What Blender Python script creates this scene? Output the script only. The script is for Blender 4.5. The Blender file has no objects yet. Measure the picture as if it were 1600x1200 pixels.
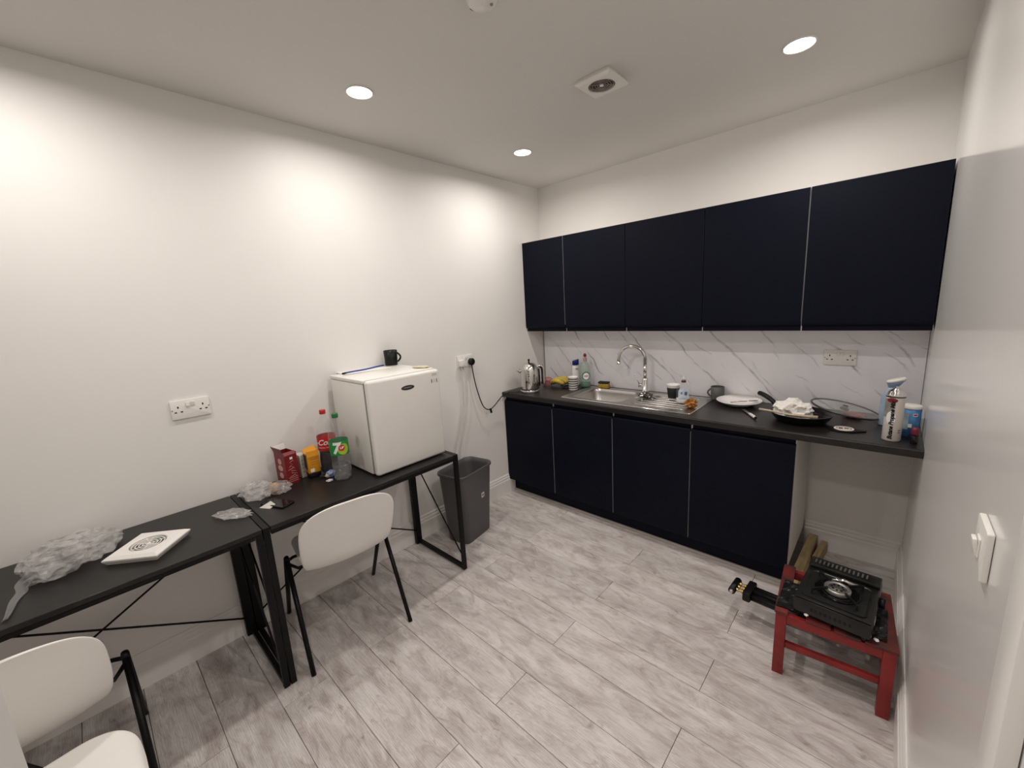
import bpy, bmesh, math, random
from mathutils import Matrix, Vector, Euler, noise
random.seed(7)
PI = math.pi
R_ = math.radians

# ------------------------------------------------------------------ camera, world, exposure
SC = bpy.context.scene
COL = SC.collection
cam_d = bpy.data.cameras.new('camera')
cam = bpy.data.objects.new('camera', cam_d); COL.objects.link(cam)
cam_d.sensor_fit = 'HORIZONTAL'; cam_d.sensor_width = 36.0
cam_d.lens = 633.94 / 1600 * 36.0
cam_d.clip_start = 0.02
cam.matrix_world = (Matrix.Translation((2.3547, -2.96826, 1.60044)) @ Matrix.Rotation(0.755307, 4, 'Z')
                    @ Matrix.Rotation(1.382634, 4, 'X') @ Matrix.Rotation(-0.057603, 4, 'Z'))
SC.camera = cam
world = bpy.data.worlds.new('world'); SC.world = world; world.use_nodes = True
world.node_tree.nodes['Background'].inputs[0].default_value = (0.8, 0.75, 0.7, 1)
world.node_tree.nodes['Background'].inputs[1].default_value = 0.05
SC.view_settings.view_transform = 'Standard'; SC.view_settings.look = 'None'
SC.view_settings.gamma = 1.0; SC.view_settings.use_curve_mapping = False
SC.view_settings.exposure = -0.76
LAMP_W = 11.5
LAMP_COL = (1.0, 0.938, 0.885)

# room numbers (metres): left wall x=0, kitchen wall y=0, floor z=0
W = 2.506; H = 2.589; YB = -4.25

# ------------------------------------------------------------------ materials
MATS = {}
def mat(name, col=(.8,.8,.8), rough=.5, metal=0., alpha=1., trans=0., ior=1.45, emit=None, estr=0., spec=.5,
        var=0., vscale=8., vstretch=(1,1,1), bump=0., bscale=60., coat=0., col2=None):
    if name in MATS: return MATS[name]
    m = bpy.data.materials.new(name); m.use_nodes = True
    nt = m.node_tree; b = nt.nodes['Principled BSDF']
    b.inputs['Base Color'].default_value = (*col, 1); b.inputs['Roughness'].default_value = rough
    b.inputs['Metallic'].default_value = metal; b.inputs['Alpha'].default_value = alpha
    b.inputs['Transmission Weight'].default_value = trans; b.inputs['IOR'].default_value = ior
    b.inputs['Specular IOR Level'].default_value = spec; b.inputs['Coat Weight'].default_value = coat
    if emit: b.inputs['Emission Color'].default_value = (*emit, 1); b.inputs['Emission Strength'].default_value = estr
    if var or bump or col2:
        tc = nt.nodes.new('ShaderNodeTexCoord'); mp = nt.nodes.new('ShaderNodeMapping')
        mp.inputs['Scale'].default_value = vstretch
        nt.links.new(tc.outputs['Object'], mp.inputs[0])
    if var or col2:
        n = nt.nodes.new('ShaderNodeTexNoise'); n.inputs['Scale'].default_value = vscale; n.inputs['Detail'].default_value = 5
        nt.links.new(mp.outputs[0], n.inputs['Vector'])
        r = nt.nodes.new('ShaderNodeValToRGB')
        c2 = col2 if col2 else tuple(max(0, c * (1 - var)) for c in col)
        r.color_ramp.elements[0].color = (*c2, 1); r.color_ramp.elements[1].color = (*col, 1)
        r.color_ramp.elements[0].position = .35; r.color_ramp.elements[1].position = .62
        nt.links.new(n.outputs['Fac'], r.inputs[0]); nt.links.new(r.outputs[0], b.inputs['Base Color'])
    if bump:
        n2 = nt.nodes.new('ShaderNodeTexNoise'); n2.inputs['Scale'].default_value = bscale; n2.inputs['Detail'].default_value = 4
        nt.links.new(mp.outputs[0], n2.inputs['Vector'])
        bp = nt.nodes.new('ShaderNodeBump'); bp.inputs['Strength'].default_value = bump; bp.inputs['Distance'].default_value = .002
        nt.links.new(n2.outputs['Fac'], bp.inputs['Height']); nt.links.new(bp.outputs[0], b.inputs['Normal'])
    MATS[name] = m
    return m

def floor_material():
    m = bpy.data.materials.new('laminate_oak'); m.use_nodes = True; nt = m.node_tree; N = nt.nodes; L = nt.links
    b = N['Principled BSDF']; b.inputs['Roughness'].default_value = .42
    tc = N.new('ShaderNodeTexCoord'); oi = N.new('ShaderNodeObjectInfo')
    mul = N.new('ShaderNodeVectorMath'); mul.operation = 'SCALE'; mul.inputs[0].default_value = (37, 91, 53)
    L.new(oi.outputs['Random'], mul.inputs['Scale'])
    add = N.new('ShaderNodeVectorMath'); L.new(tc.outputs['Object'], add.inputs[0]); L.new(mul.outputs[0], add.inputs[1])
    def nz(scale, st, det=6, dist=0., rough=.55):
        mp = N.new('ShaderNodeMapping'); mp.inputs['Scale'].default_value = st; L.new(add.outputs[0], mp.inputs[0])
        n = N.new('ShaderNodeTexNoise'); n.inputs['Scale'].default_value = scale; n.inputs['Detail'].default_value = det
        n.inputs['Distortion'].default_value = dist; n.inputs['Roughness'].default_value = rough
        L.new(mp.outputs[0], n.inputs['Vector']); return n.outputs['Fac']
    def ramp(fac, p0, c0, p1, c1):
        r = N.new('ShaderNodeValToRGB'); e = r.color_ramp.elements
        e[0].position = p0; e[0].color = (*c0, 1); e[1].position = p1; e[1].color = (*c1, 1); L.new(fac, r.inputs[0]); return r.outputs[0]
    def mix(a, c, f, mode='MULTIPLY'):
        x = N.new('ShaderNodeMix'); x.data_type = 'RGBA'; x.blend_type = mode
        x.inputs[0].default_value = f; L.new(a, x.inputs[6]); L.new(c, x.inputs[7]); return x.outputs[2]
    base = ramp(nz(4.0, (.9, 3.0, 1), 5), .36, (.60, .56, .545), .62, (.76, .73, .71))
    blot = ramp(nz(6.5, (.75, 2.0, 1), 8, 1.6, .68), .34, (.62, .545, .53), .55, (1, 1, 1))
    grain = ramp(nz(42., (.30, 4.0, 1), 8, 1.4, .7), .34, (.76, .735, .72), .58, (1, 1, 1))
    # cathedral grain: warped waves
    mp = N.new('ShaderNodeMapping'); mp.inputs['Scale'].default_value = (1.6, 11., 1); L.new(add.outputs[0], mp.inputs[0])
    wv = N.new('ShaderNodeTexWave'); wv.wave_type = 'RINGS'; wv.inputs['Scale'].default_value = 4.2; wv.inputs['Distortion'].default_value = 11.
    wv.inputs['Detail'].default_value = 3; wv.inputs['Detail Scale'].default_value = .7; L.new(mp.outputs[0], wv.inputs['Vector'])
    rings = ramp(wv.outputs['Fac'], .0, (.78, .74, .72), .40, (1, 1, 1))
    knots = ramp(nz(11., (.9, 2.0, 1), 5, .8), .27, (.55, .50, .48), .36, (1, 1, 1))
    c = mix(mix(mix(mix(base, blot, .75), grain, .85), rings, .6), knots, .8)
    hv = N.new('ShaderNodeHueSaturation'); mr = N.new('ShaderNodeMapRange'); mr.inputs[3].default_value = .93; mr.inputs[4].default_value = 1.06
    L.new(oi.outputs['Random'], mr.inputs[0]); L.new(mr.outputs[0], hv.inputs['Value']); L.new(c, hv.inputs['Color'])
    L.new(hv.outputs[0], b.inputs['Base Color'])
    bp = N.new('ShaderNodeBump'); bp.inputs['Strength'].default_value = .12; bp.inputs['Distance'].default_value = .001
    L.new(grain, bp.inputs['Height']); L.new(bp.outputs[0], b.inputs['Normal'])
    return m

def marble_material():
    m = bpy.data.materials.new('white_marble'); m.use_nodes = True; nt = m.node_tree; N = nt.nodes; L = nt.links
    b = N['Principled BSDF']; b.inputs['Roughness'].default_value = .12
    tc = N.new('ShaderNodeTexCoord')
    def vein(rot, scale, dist, lo, hi, dark, nscale, mask_lo, mask_hi):
        mp = N.new('ShaderNodeMapping'); mp.inputs['Rotation'].default_value = (0, rot, 0); L.new(tc.outputs['Object'], mp.inputs[0])
        w = N.new('ShaderNodeTexWave'); w.wave_type = 'BANDS'; w.bands_direction = 'X'; w.inputs['Scale'].default_value = scale
        w.inputs['Distortion'].default_value = dist; w.inputs['Detail'].default_value = 4; w.inputs['Detail Scale'].default_value = 1.3
        L.new(mp.outputs[0], w.inputs['Vector'])
        r = N.new('ShaderNodeValToRGB'); e = r.color_ramp.elements
        e[0].position = lo; e[0].color = (0, 0, 0, 1); e[1].position = hi; e[1].color = (1, 1, 1, 1); L.new(w.outputs['Fac'], r.inputs[0])
        n = N.new('ShaderNodeTexNoise'); n.inputs['Scale'].default_value = nscale; n.inputs['Detail'].default_value = 3
        mp2 = N.new('ShaderNodeMapping'); mp2.inputs['Rotation'].default_value = (0, rot, 0); mp2.inputs['Scale'].default_value = (2.5, 1, .6)
        L.new(tc.outputs['Object'], mp2.inputs[0]); L.new(mp2.outputs[0], n.inputs['Vector'])
        r2 = N.new('ShaderNodeValToRGB'); f = r2.color_ramp.elements
        f[0].position = mask_lo; f[0].color = (0, 0, 0, 1); f[1].position = mask_hi; f[1].color = (1, 1, 1, 1); L.new(n.outputs['Fac'], r2.inputs[0])
        mu = N.new('ShaderNodeMath'); mu.operation = 'MULTIPLY'; L.new(r.outputs[0], mu.inputs[0]); L.new(r2.outputs[0], mu.inputs[1])
        m3 = N.new('ShaderNodeMath'); m3.operation = 'MULTIPLY'; m3.inputs[1].default_value = dark; L.new(mu.outputs[0], m3.inputs[0]); return m3.outputs[0]
    v1 = vein(R_(43), 1.5, 3.2, .985, 1.0, .70, 3.0, .44, .62)
    v2 = vein(R_(48), 2.6, 4.5, .98, 1.0, .38, 4.5, .47, .63)
    v3 = vein(R_(38), 1.3, 6.0, .55, 1.0, .10, 2.0, .4, .7)
    s = N.new('ShaderNodeMath'); s.operation = 'ADD'; s.use_clamp = True; L.new(v1, s.inputs[0]); L.new(v2, s.inputs[1])
    s2 = N.new('ShaderNodeMath'); s2.operation = 'ADD'; s2.use_clamp = True; L.new(s.outputs[0], s2.inputs[0]); L.new(v3, s2.inputs[1])
    mx = N.new('ShaderNodeMix'); mx.data_type = 'RGBA'; mx.inputs[6].default_value = (.88, .865, .90, 1); mx.inputs[7].default_value = (.25, .24, .26, 1)
    L.new(s2.outputs[0], mx.inputs[0]); L.new(mx.outputs[2], b.inputs['Base Color'])
    return m

M_WALL = mat('wall_paint', (.83, .81, .78), .5, var=.02, vscale=2, bump=.03, bscale=120)
M_WALLG = mat('wall_paint_sheen', (.80, .785, .765), .17, var=.02, vscale=2, bump=.02, bscale=60)
M_CEIL = mat('ceiling_paint', (.70, .68, .65), .75, var=.02, vscale=2)
M_TRIM = mat('white_gloss_trim', (.82, .80, .77), .3, var=.03, vscale=6)
M_EDGE = mat('pale_edge_band', (.55, .54, .52), .5, var=.05)
M_NAVY = mat('navy_matt_laminate', (.0042, .0056, .0125), .45, var=.12, vscale=3, spec=.12)
M_CARC = mat('white_carcass_board', (.78, .76, .72), .5, var=.03)
M_TOP = mat('black_worktop_laminate', (.014, .0125, .012), .32, spec=.5, var=.45, vscale=40, vstretch=(1, 4, 4), bump=.15, bscale=160)
M_DESK = mat('black_woodgrain', (.016, .014, .0135), .34, spec=.4, var=.45, vscale=26, vstretch=(6, .5, 3), bump=.2, bscale=90)
M_BLK = mat('black_powder_coat', (.004, .004, .004), .42, bump=.05, spec=.25)
M_BLKP = mat('black_plastic', (.007, .007, .0075), .38, var=.2, spec=.3)
M_STEEL = mat('brushed_steel', (.46, .44, .42), .30, 1., var=.12, vscale=30, vstretch=(1, 20, 20))
M_CHROME = mat('chrome', (.72, .70, .68), .09, 1., var=.05)
M_WPL = mat('white_plastic', (.80, .78, .74), .32, var=.02)
M_WSHELL = mat('white_shell_plastic', (.86, .84, .80), .45, var=.02, bump=.03, bscale=300)
M_FRIDGE = mat('fridge_enamel', (.79, .77, .73), .33, var=.02)
M_GREYP = mat('grey_bin_plastic', (.095, .092, .095), .45, var=.06, bump=.05)
def clear_mat(name, haze, rough, ior, tint=(.8, .8, .8), cull=1.0):
    m = bpy.data.materials.new(name); m.use_nodes = True; nt = m.node_tree; N = nt.nodes; L = nt.links
    for n in list(N):
        if n.type != 'OUTPUT_MATERIAL': N.remove(n)
    out = [n for n in N if n.type == 'OUTPUT_MATERIAL'][0]
    tr = N.new('ShaderNodeBsdfTransparent'); tr.inputs[0].default_value = (.96, .96, .96, 1)
    df = N.new('ShaderNodeBsdfDiffuse'); df.inputs[0].default_value = (*tint, 1)
    gl = N.new('ShaderNodeBsdfGlossy'); gl.inputs['Roughness'].default_value = rough; gl.inputs[0].default_value = (.95, .95, .95, 1)
    nz = N.new('ShaderNodeTexNoise'); nz.inputs['Scale'].default_value = 30
    mr = N.new('ShaderNodeMapRange'); mr.inputs[3].default_value = haze*.5; mr.inputs[4].default_value = haze*1.5; L.new(nz.outputs['Fac'], mr.inputs[0])
    m1 = N.new('ShaderNodeMixShader'); L.new(mr.outputs[0], m1.inputs[0]); L.new(tr.outputs[0], m1.inputs[1]); L.new(df.outputs[0], m1.inputs[2])
    fr0 = N.new('ShaderNodeFresnel'); fr0.inputs['IOR'].default_value = ior
    gm = N.new('ShaderNodeNewGeometry'); fr = N.new('ShaderNodeMath'); fr.operation = 'MULTIPLY'
    inv = N.new('ShaderNodeMath'); inv.operation = 'SUBTRACT'; inv.inputs[0].default_value = 1.0; bk = N.new('ShaderNodeMath'); bk.operation = 'MULTIPLY'; bk.inputs[1].default_value = cull; L.new(gm.outputs['Backfacing'], bk.inputs[0]); L.new(bk.outputs[0], inv.inputs[1])
    L.new(fr0.outputs[0], fr.inputs[0]); L.new(inv.outputs[0], fr.inputs[1])
    m2 = N.new('ShaderNodeMixShader'); L.new(fr.outputs[0], m2.inputs[0]); L.new(m1.outputs[0], m2.inputs[1]); L.new(gl.outputs[0], m2.inputs[2])
    L.new(m2.outputs[0], out.inputs[0]); return m
M_FILM = clear_mat('clear_film', .15, .12, 1.42, (.88, .86, .85), cull=.3)
M_PET = clear_mat('clear_pet', .045, .06, 1.30)
M_GLASS = clear_mat('clear_glass', .16, .04, 1.4, (.6, .62, .58))
M_FLOOR = floor_material(); M_MARB = marble_material()
M_SUB = mat('dark_underlay', (.10, .09, .085), .8, var=.2)

# ------------------------------------------------------------------ geometry helpers
def TM(loc=(0,0,0), rx=0, ry=0, rz=0, s=(1,1,1)):
    return Matrix.Translation(loc) @ Euler((rx, ry, rz)).to_matrix().to_4x4() @ Matrix.Diagonal((*s, 1))

class MB:
    def __init__(self): self.v = []; self.f = []; self.sm = []
    def add(self, vs, fs, M=None, smooth=False):
        o = len(self.v)
        self.v += [tuple(M @ Vector(p)) if M else tuple(p) for p in vs]
        self.f += [tuple(i + o for i in q) for q in fs]; self.sm += [smooth] * len(fs); return self
    def box(self, c, s, M=None):
        x, y, z = c; a, b, d = (q / 2 for q in s)
        vs = [(x+i*a, y+j*b, z+k*d) for i in (-1,1) for j in (-1,1) for k in (-1,1)]
        return self.add(vs, [(0,1,3,2),(4,6,7,5),(0,4,5,1),(2,3,7,6),(0,2,6,4),(1,5,7,3)], M)
    def b2(self, p, q, M=None):
        return self.box([(p[i]+q[i])/2 for i in range(3)], [abs(q[i]-p[i]) for i in range(3)], M)
    def loft(self, rings, c0=True, c1=True, M=None, smooth=True, closed=True):
        n = len(rings[0]); vs = [p for r in rings for p in r]; fs = []
        for i in range(len(rings)-1):
            for j in range(n if closed else n-1):
                k = (j+1) % n; fs.append((i*n+j, i*n+k, (i+1)*n+k, (i+1)*n+j))
        self.add(vs, fs, M, smooth)
        o = len(self.v) - len(vs)
        if c0: self.f.append(tuple(o + j for j in reversed(range(n)))); self.sm.append(False)
        if c1: self.f.append(tuple(o + (len(rings)-1)*n + j for j in range(n))); self.sm.append(False)
        return self
    def lathe(self, prof, seg=28, M=None, c0=True, c1=True, smooth=True, sq=1.0):
        rings = [[(r*math.cos(2*PI*j/seg), sq*r*math.sin(2*PI*j/seg), z) for j in range(seg)] for r, z in prof]
        return self.loft(rings, c0, c1, M, smooth)
    def cyl(self, r, z0, z1, seg=24, M=None): return self.lathe([(r, z0), (r, z1)], seg, M)
    def tube(self, pts, r, seg=8, M=None, caps=True, smooth=True):
        P = [Vector(p) for p in pts]; rings = []; up = Vector((0, 0, 1)); prev = None
        for i, p in enumerate(P):
            t = (P[min(i+1, len(P)-1)] - P[max(i-1, 0)]).normalized()
            if prev is None:
                a = t.cross(up);
                if a.length < 1e-3: a = t.cross(Vector((1, 0, 0)))
            else: a = prev - t * prev.dot(t)
            a.normalize(); prev = a; b = t.cross(a)
            rr = r[i] if isinstance(r, (list, tuple)) else r
            rings.append([tuple(p + a*rr*math.cos(2*PI*j/seg) + b*rr*math.sin(2*PI*j/seg)) for j in range(seg)])
        return self.loft(rings, caps, caps, M, smooth)
    def bar(self, p, q, w, d=None, up=(0,0,1), M=None):
        d = d or w; p = Vector(p); q = Vector(q); t = (q-p).normalized(); u = Vector(up)
        a = t.cross(u)
        if a.length < 1e-3: a = t.cross(Vector((0, 1, 0)))
        a.normalize(); b = a.cross(t)
        ring = lambda c: [tuple(c + a*i*w/2 + b*j*d/2) for i, j in ((-1,-1),(1,-1),(1,1),(-1,1))]
        return self.loft([ring(p), ring(q)], M=M, smooth=False)
    def prism(self, poly, z0, z1, M=None, smooth=False):
        return self.loft([[(x, y, z0) for x, y in poly], [(x, y, z1) for x, y in poly]], M=M, smooth=smooth)
    def grid(self, fn, nu, nv, M=None, smooth=True):
        vs = [fn(i/nu, j/nv) for i in range(nu+1) for j in range(nv+1)]; n = nv+1
        return self.add(vs, [(i*n+j, (i+1)*n+j, (i+1)*n+j+1, i*n+j+1) for i in range(nu) for j in range(nv)], M, smooth)
    def patch(self, R, z0, z1, a0, a1, seg=16, M=None):   # label wrapped round a cylinder
        return self.grid(lambda u, v: (R*math.cos(a0+(a1-a0)*u), R*math.sin(a0+(a1-a0)*u), z0+(z1-z0)*v), seg, 1, M)
    def ico(self, sub, M, amp=0, freq=4, seed=0, smooth=False, ridge=False, zmin=None, fs=(1, 1, 1)):
        bm = bmesh.new(); bmesh.ops.create_icosphere(bm, subdivisions=sub, radius=1)
        vs = []
        for v in bm.verts:
            c = Vector((v.co.x*fs[0], v.co.y*fs[1], v.co.z*fs[2])); n = noise.noise(c*freq + Vector((seed*3.1, seed, 0)))
            n2 = noise.noise(c*freq*2.3 + Vector((seed, 0, seed*1.7)))
            k = 1 + amp*((1-2*abs(n)) if ridge else n) + amp*.5*n2
            vs.append(v.co*k)
        bm.verts.index_update()
        fs = [tuple(x.index for x in f.verts) for f in bm.faces]; bm.free()
        if zmin is not None:
            vs = [M @ v for v in vs]; vs = [(v.x, v.y, max(v.z, zmin+.002*abs(noise.noise(v*40)))) for v in vs]; M = None
        return self.add(vs, fs, M, smooth)
    def build(self, name, m, parent=None, bevel=0, seg=2, M=None):
        me = bpy.data.meshes.new(name); me.from_pydata(self.v, [], self.f)
        me.polygons.foreach_set('use_smooth', self.sm)
        if bevel or True:
            bm = bmesh.new(); bm.from_mesh(me)
            bmesh.ops.recalc_face_normals(bm, faces=bm.faces)
            if bevel:
                es = [e for e in bm.edges if len(e.link_faces) == 2 and e.calc_face_angle(0) > R_(30)]
                bmesh.ops.bevel(bm, geom=es, offset=bevel, segments=seg, affect='EDGES', profile=.5, clamp_overlap=True)
                for f in bm.faces: f.smooth = True
            bm.to_mesh(me); bm.free()
            if bevel: me.set_sharp_from_angle(angle=R_(40))
        me.materials.append(m)
        o = bpy.data.objects.new(name, me); COL.objects.link(o)
        if parent: o.parent = parent
        if M is not None: o.matrix_local = M
        return o

def tag(o, label=None, cat=None, group=None, kind=None):
    if label: o['label'] = label
    if cat: o['category'] = cat
    if group: o['group'] = group
    if kind: o['kind'] = kind
    return o
def thing(name, label, cat, loc=(0,0,0), rz=0, group=None, rx=0, ry=0):
    o = bpy.data.objects.new(name, None); COL.objects.link(o); o.empty_display_size = .05
    o.location = loc; o.rotation_euler = (rx, ry, rz)
    return tag(o, label, cat, group)
def struct(o): o['kind'] = 'structure'; return o
def copy_tree(o, parent=None):
    c = o.copy(); COL.objects.link(c)
    if parent: c.parent = parent
    for ch in o.children: copy_tree(ch, c)
    return c

def text_mesh(body, size, fn, shear=0., bold=0.):
    cu = bpy.data.curves.new('t', 'FONT'); cu.body = body; cu.size = size; cu.align_x = 'CENTER'; cu.align_y = 'CENTER'
    cu.shear = shear; cu.offset = bold; cu.resolution_u = 3
    ob = bpy.data.objects.new('t', cu); COL.objects.link(ob)
    dg = bpy.context.evaluated_depsgraph_get(); me = ob.evaluated_get(dg).to_mesh()
    bm = bmesh.new(); bm.from_mesh(me); bmesh.ops.triangulate(bm, faces=bm.faces)
    for _ in range(4):
        es = [e for e in bm.edges if e.calc_length() > max(size*.16, .003)]
        if es: bmesh.ops.subdivide_edges(bm, edges=es, cuts=1); bmesh.ops.triangulate(bm, faces=bm.faces)
    bm.verts.index_update()
    b = MB(); b.add([fn(v.co.x, v.co.y) for v in bm.verts], [tuple(v.index for v in f.verts) for f in bm.faces]); bm.free()
    bpy.data.objects.remove(ob); bpy.data.curves.remove(cu)
    return b
def on_cyl(R, z, phi, vertical=False):
    if vertical: return lambda x, y: (R*math.cos(phi-y/R), R*math.sin(phi-y/R), z+x)
    return lambda x, y: (R*math.cos(phi+x/R), R*math.sin(phi+x/R), z+y)
def rrect(w, h, r, n=6):
    pts = []
    for cx, cy, a in ((w/2-r, h/2-r, 0), (-w/2+r, h/2-r, PI/2), (-w/2+r, -h/2+r, PI), (w/2-r, -h/2+r, 1.5*PI)):
        pts += [(cx+r*math.cos(a+PI/2*k/n), cy+r*math.sin(a+PI/2*k/n)) for k in range(n+1)]
    return pts
def ell(a, b, n=32): return [(a*math.cos(2*PI*k/n), b*math.sin(2*PI*k/n)) for k in range(n)]
def catmull(pts, n=6):
    P = [Vector(p) for p in pts]; P = [2*P[0]-P[1]] + P + [2*P[-1]-P[-2]]; out = []
    for i in range(1, len(P)-2):
        a, b, c, d = P[i-1:i+3]
        for k in range(n):
            t = k/n; out.append(.5*((2*b)+(-a+c)*t+(2*a-5*b+4*c-d)*t*t+(-a+3*b-3*c+d)*t**3))
    return out + [P[-2]]

# ------------------------------------------------------------------ room shell
fl = struct(MB().b2((0, YB, -.06), (W, 0, -.0105)).build('floor', M_SUB))
plank_mesh = {}
def plank(x0, x1, y0, y1):
    L = x1-x0-.0016; Wd = y1-y0-.0016; key = (round(L, 3), round(Wd, 3))
    if key not in plank_mesh:
        o = MB().box((0, 0, -.005), (L, Wd, .010)).build('floor_plank', M_FLOOR, fl, bevel=.0012, seg=1); plank_mesh[key] = o.data
    else:
        o = bpy.data.objects.new('floor_plank', plank_mesh[key]); COL.objects.link(o); o.parent = fl
    o.location = ((x0+x1)/2, (y0+y1)/2, 0)
k = -6
while True:
    y1 = -1.0805 - .1945*k; y0 = y1 - .1945
    if y1 <= YB: break
    ya, yb = max(y0, YB), min(y1, 0)
    if yb > ya + .01:
        js = [0, 1.296, W] if k % 2 == 0 else [0, .618, 1.903, W]
        for a, b in zip(js[:-1], js[1:]): plank(a, b, ya, yb)
    k += 1
struct(MB().b2((0, YB, H), (W, 0, H+.08)).build('ceiling', M_CEIL))
struct(MB().b2((-.08, YB-.08, -.06), (0, .08, H+.08)).build('wall_left', M_WALL))
struct(MB().b2((0, 0, -.06), (W, .08, H+.08)).build('wall_back', M_WALL))
struct(MB().b2((0, YB-.08, -.06), (W+.08, YB, H+.08)).build('wall_front', M_WALL))
DY0, DY1 = -3.16, -2.325      # door opening in the right wall
wr = MB(); wr.b2((W, DY1, -.06), (W+.08, .08, H+.08)); wr.b2((W, YB, -.06), (W+.08, DY0, H+.08)); wr.b2((W, DY0, 2.04), (W+.08, DY1, H+.08))
struct(wr.build('wall_right', M_WALLG))
# the door stands open into the room, hinged at the near jamb
MD = Matrix.Translation((W-.022, DY0+.012, 0)) @ Matrix.Rotation(R_(180-5), 4, 'Z')
d1 = struct(MB().b2((0, 0, .008), (.775, .040, 2.02)).build('door_1', M_TRIM, bevel=.002, M=MD))
hb = MB(); hb.tube([(.715, 0, 1.0), (.715, -.045, 1.0), (.60, -.048, 1.0)], .009); hb.tube([(.715, .04, 1.0), (.715, .085, 1.0), (.60, .088, 1.0)], .009)
hb.build('door_handle', M_CHROME, d1)
struct(MB().b2((W+.06, DY0-.1, 0), (W+.09, DY1+.1, 2.2)).build('wall_hall', M_WALL))
# skirting with a moulded top
PROF = [(0, 0), (.017, 0), (.017, .118), (.013, .124), (.013, .138), (.008, .148), (.008, .158), (.003, .167), (0, .167)]
def skirting(name, p, q, n):
    p = Vector((*p, 0)); q = Vector((*q, 0)); n = Vector((*n, 0))
    ring = lambda c: [tuple(c + n*a + Vector((0, 0, b))) for a, b in PROF]
    struct(MB().loft([ring(p), ring(q)], smooth=False).build(name, M_TRIM))
skirting('baseboard_left', (0, YB), (0, 0), (1, 0))
skirting('baseboard_back', (2.06, 0), (W, 0), (0, -1))
skirting('baseboard_right', (W, -2.255), (W, -.017), (-1, 0))
ar = MB(); ar.b2((W-.02, DY1, 0), (W, DY1+.07, 2.11)); ar.b2((W-.02, DY0-.07, 0), (W, DY0, 2.11)); ar.b2((W-.02, DY0, 2.04), (W, DY1, 2.11))
struct(ar.build('trim_1', M_TRIM, bevel=.006))
struct(MB().prism([(0, 0), (.016, 0), (.013, .007), (.007, .013), (0, .016)], 0, 2.04,
      M=Matrix.Translation((.012, -.5152, 0)) @ Matrix(((0, 0, 1, 0), (-1, 0, 0, 0), (0, 1, 0, 0), (0, 0, 0, 1)))).build('trim_2', mat('grey_floor_beading', (.33, .30, .28), .45, var=.2)))

# ------------------------------------------------------------------ recessed downlights
M_LENS = mat('lit_lens', (1, 1, 1), .4, emit=(1, .96, .90), estr=30)
def downlight(x, y, label, sc=1.0):
    t = thing('downlight', label, 'downlight', (x, y, H), group='recessed ceiling downlights')
    MB().lathe([(.060, 0), (.060, -.003), (.058, -.006), (.055, -.006), (.053, -.002)], 40, c0=False, c1=False).build('bezel', M_WPL, t)
    MB().lathe([(.053, -.002), (.03, -.004), (.001, -.005)], 40, c0=False).build('lens', M_LENS, t)
    li = bpy.data.lights.new('downlight_lamp', 'AREA'); li.shape = 'DISK'; li.size = .09; li.energy = LAMP_W*sc; li.color = LAMP_COL
    li.spread = R_(168)
    lo = bpy.data.objects.new('downlight_lamp', li); COL.objects.link(lo); lo.parent = t; lo.location = (0, 0, -.008)
downlight(.505, -1.895, 'lit round downlight above the white mini fridge, left on the ceiling')
downlight(.485, -.755, 'lit round downlight nearest the far left ceiling corner')
downlight(1.98, -.735, 'lit round downlight above the right end of the wall cabinets')
for i, (x, y) in enumerate(((1.98, -1.9), (.5, -3.05), (1.98, -3.05))):
    downlight(x, y, ('downlight out of view above the room centre', 'downlight out of view above the left desk', 'downlight out of view above the doorway')[i])

# ------------------------------------------------------------------ ceiling fan cover, smoke alarm
def fan_face(t, s, h, r, dark, ring=None):
    ring = ring or M_WPL
    # square cover with a round grille; local z up = face side
    q = s/2
    plate = MB()
    rings = []
    n = 48
    def sqr(a, half):
        c, d = math.cos(a), math.sin(a); k = half/max(abs(c), abs(d)); return (k*c, k*d)
    A = [2*PI*i/n + PI/4 for i in range(n)]
    prof = [('s', q*.90, 0), ('s', q, h*.55), ('s', q, h*.72), ('s', q*.86, h), ('c', r*1.06, h), ('c', r, h*.93), ('c', r, h*.35)]
    for kind, d, z in prof:
        rings.append([((*sqr(a, d), z) if kind == 's' else (d*math.cos(a), d*math.sin(a), z)) for a in A])
    plate.loft(rings, c0=True, c1=True, smooth=False).build('cover', M_WPL, t)
    MB().cyl(r*.99, h*.36, h*.40, 32).build('duct', dark, t)
    for i in range(4):
        rr = r*(.88-.19*i)
        MB().tube([(rr*math.cos(2*PI*k/32), rr*math.sin(2*PI*k/32), h*.80) for k in range(33)], r*.035, 6, caps=False).build('grille_ring', ring, t)
    sp = MB()
    for k in range(6): sp.bar((0, 0, h*.78), (r*math.cos(PI/3*k+.3), r*math.sin(PI/3*k+.3), h*.74), r*.05)
    sp.build('grille_spokes', ring, t)
    MB().lathe([(r*.16, h*.7), (r*.16, h*.86), (r*.05, h*.98)], 16).build('hub', M_WPL, t)
M_DUCT = mat('dark_duct', (.05, .042, .036), .7, var=.3)
t = thing('extractor_fan', 'square white extractor fan with round grille on the ceiling', 'extractor fan', (1.292, -1.13, H), rx=PI)
fan_face(t, .178, .028, .060, M_DUCT, mat('dusty_grille', (.30, .265, .235), .6, var=.3))
t = thing('smoke_alarm', 'round white smoke alarm cut off at the top edge of the photo', 'smoke alarm', (1.305, -1.890, H), rx=PI)
MB().lathe([(.054, 0), (.054, .012), (.050, .016), (.049, .026), (.040, .034), (.001, .036)], 36, c1=False).build('housing', M_WPL, t)
MB().cyl(.005, .03, .0375, 12, M=TM((.022, -.02, 0))).build('test_button', mat('grey_plastic', (.25, .24, .23), .4, var=.1), t)
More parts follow.
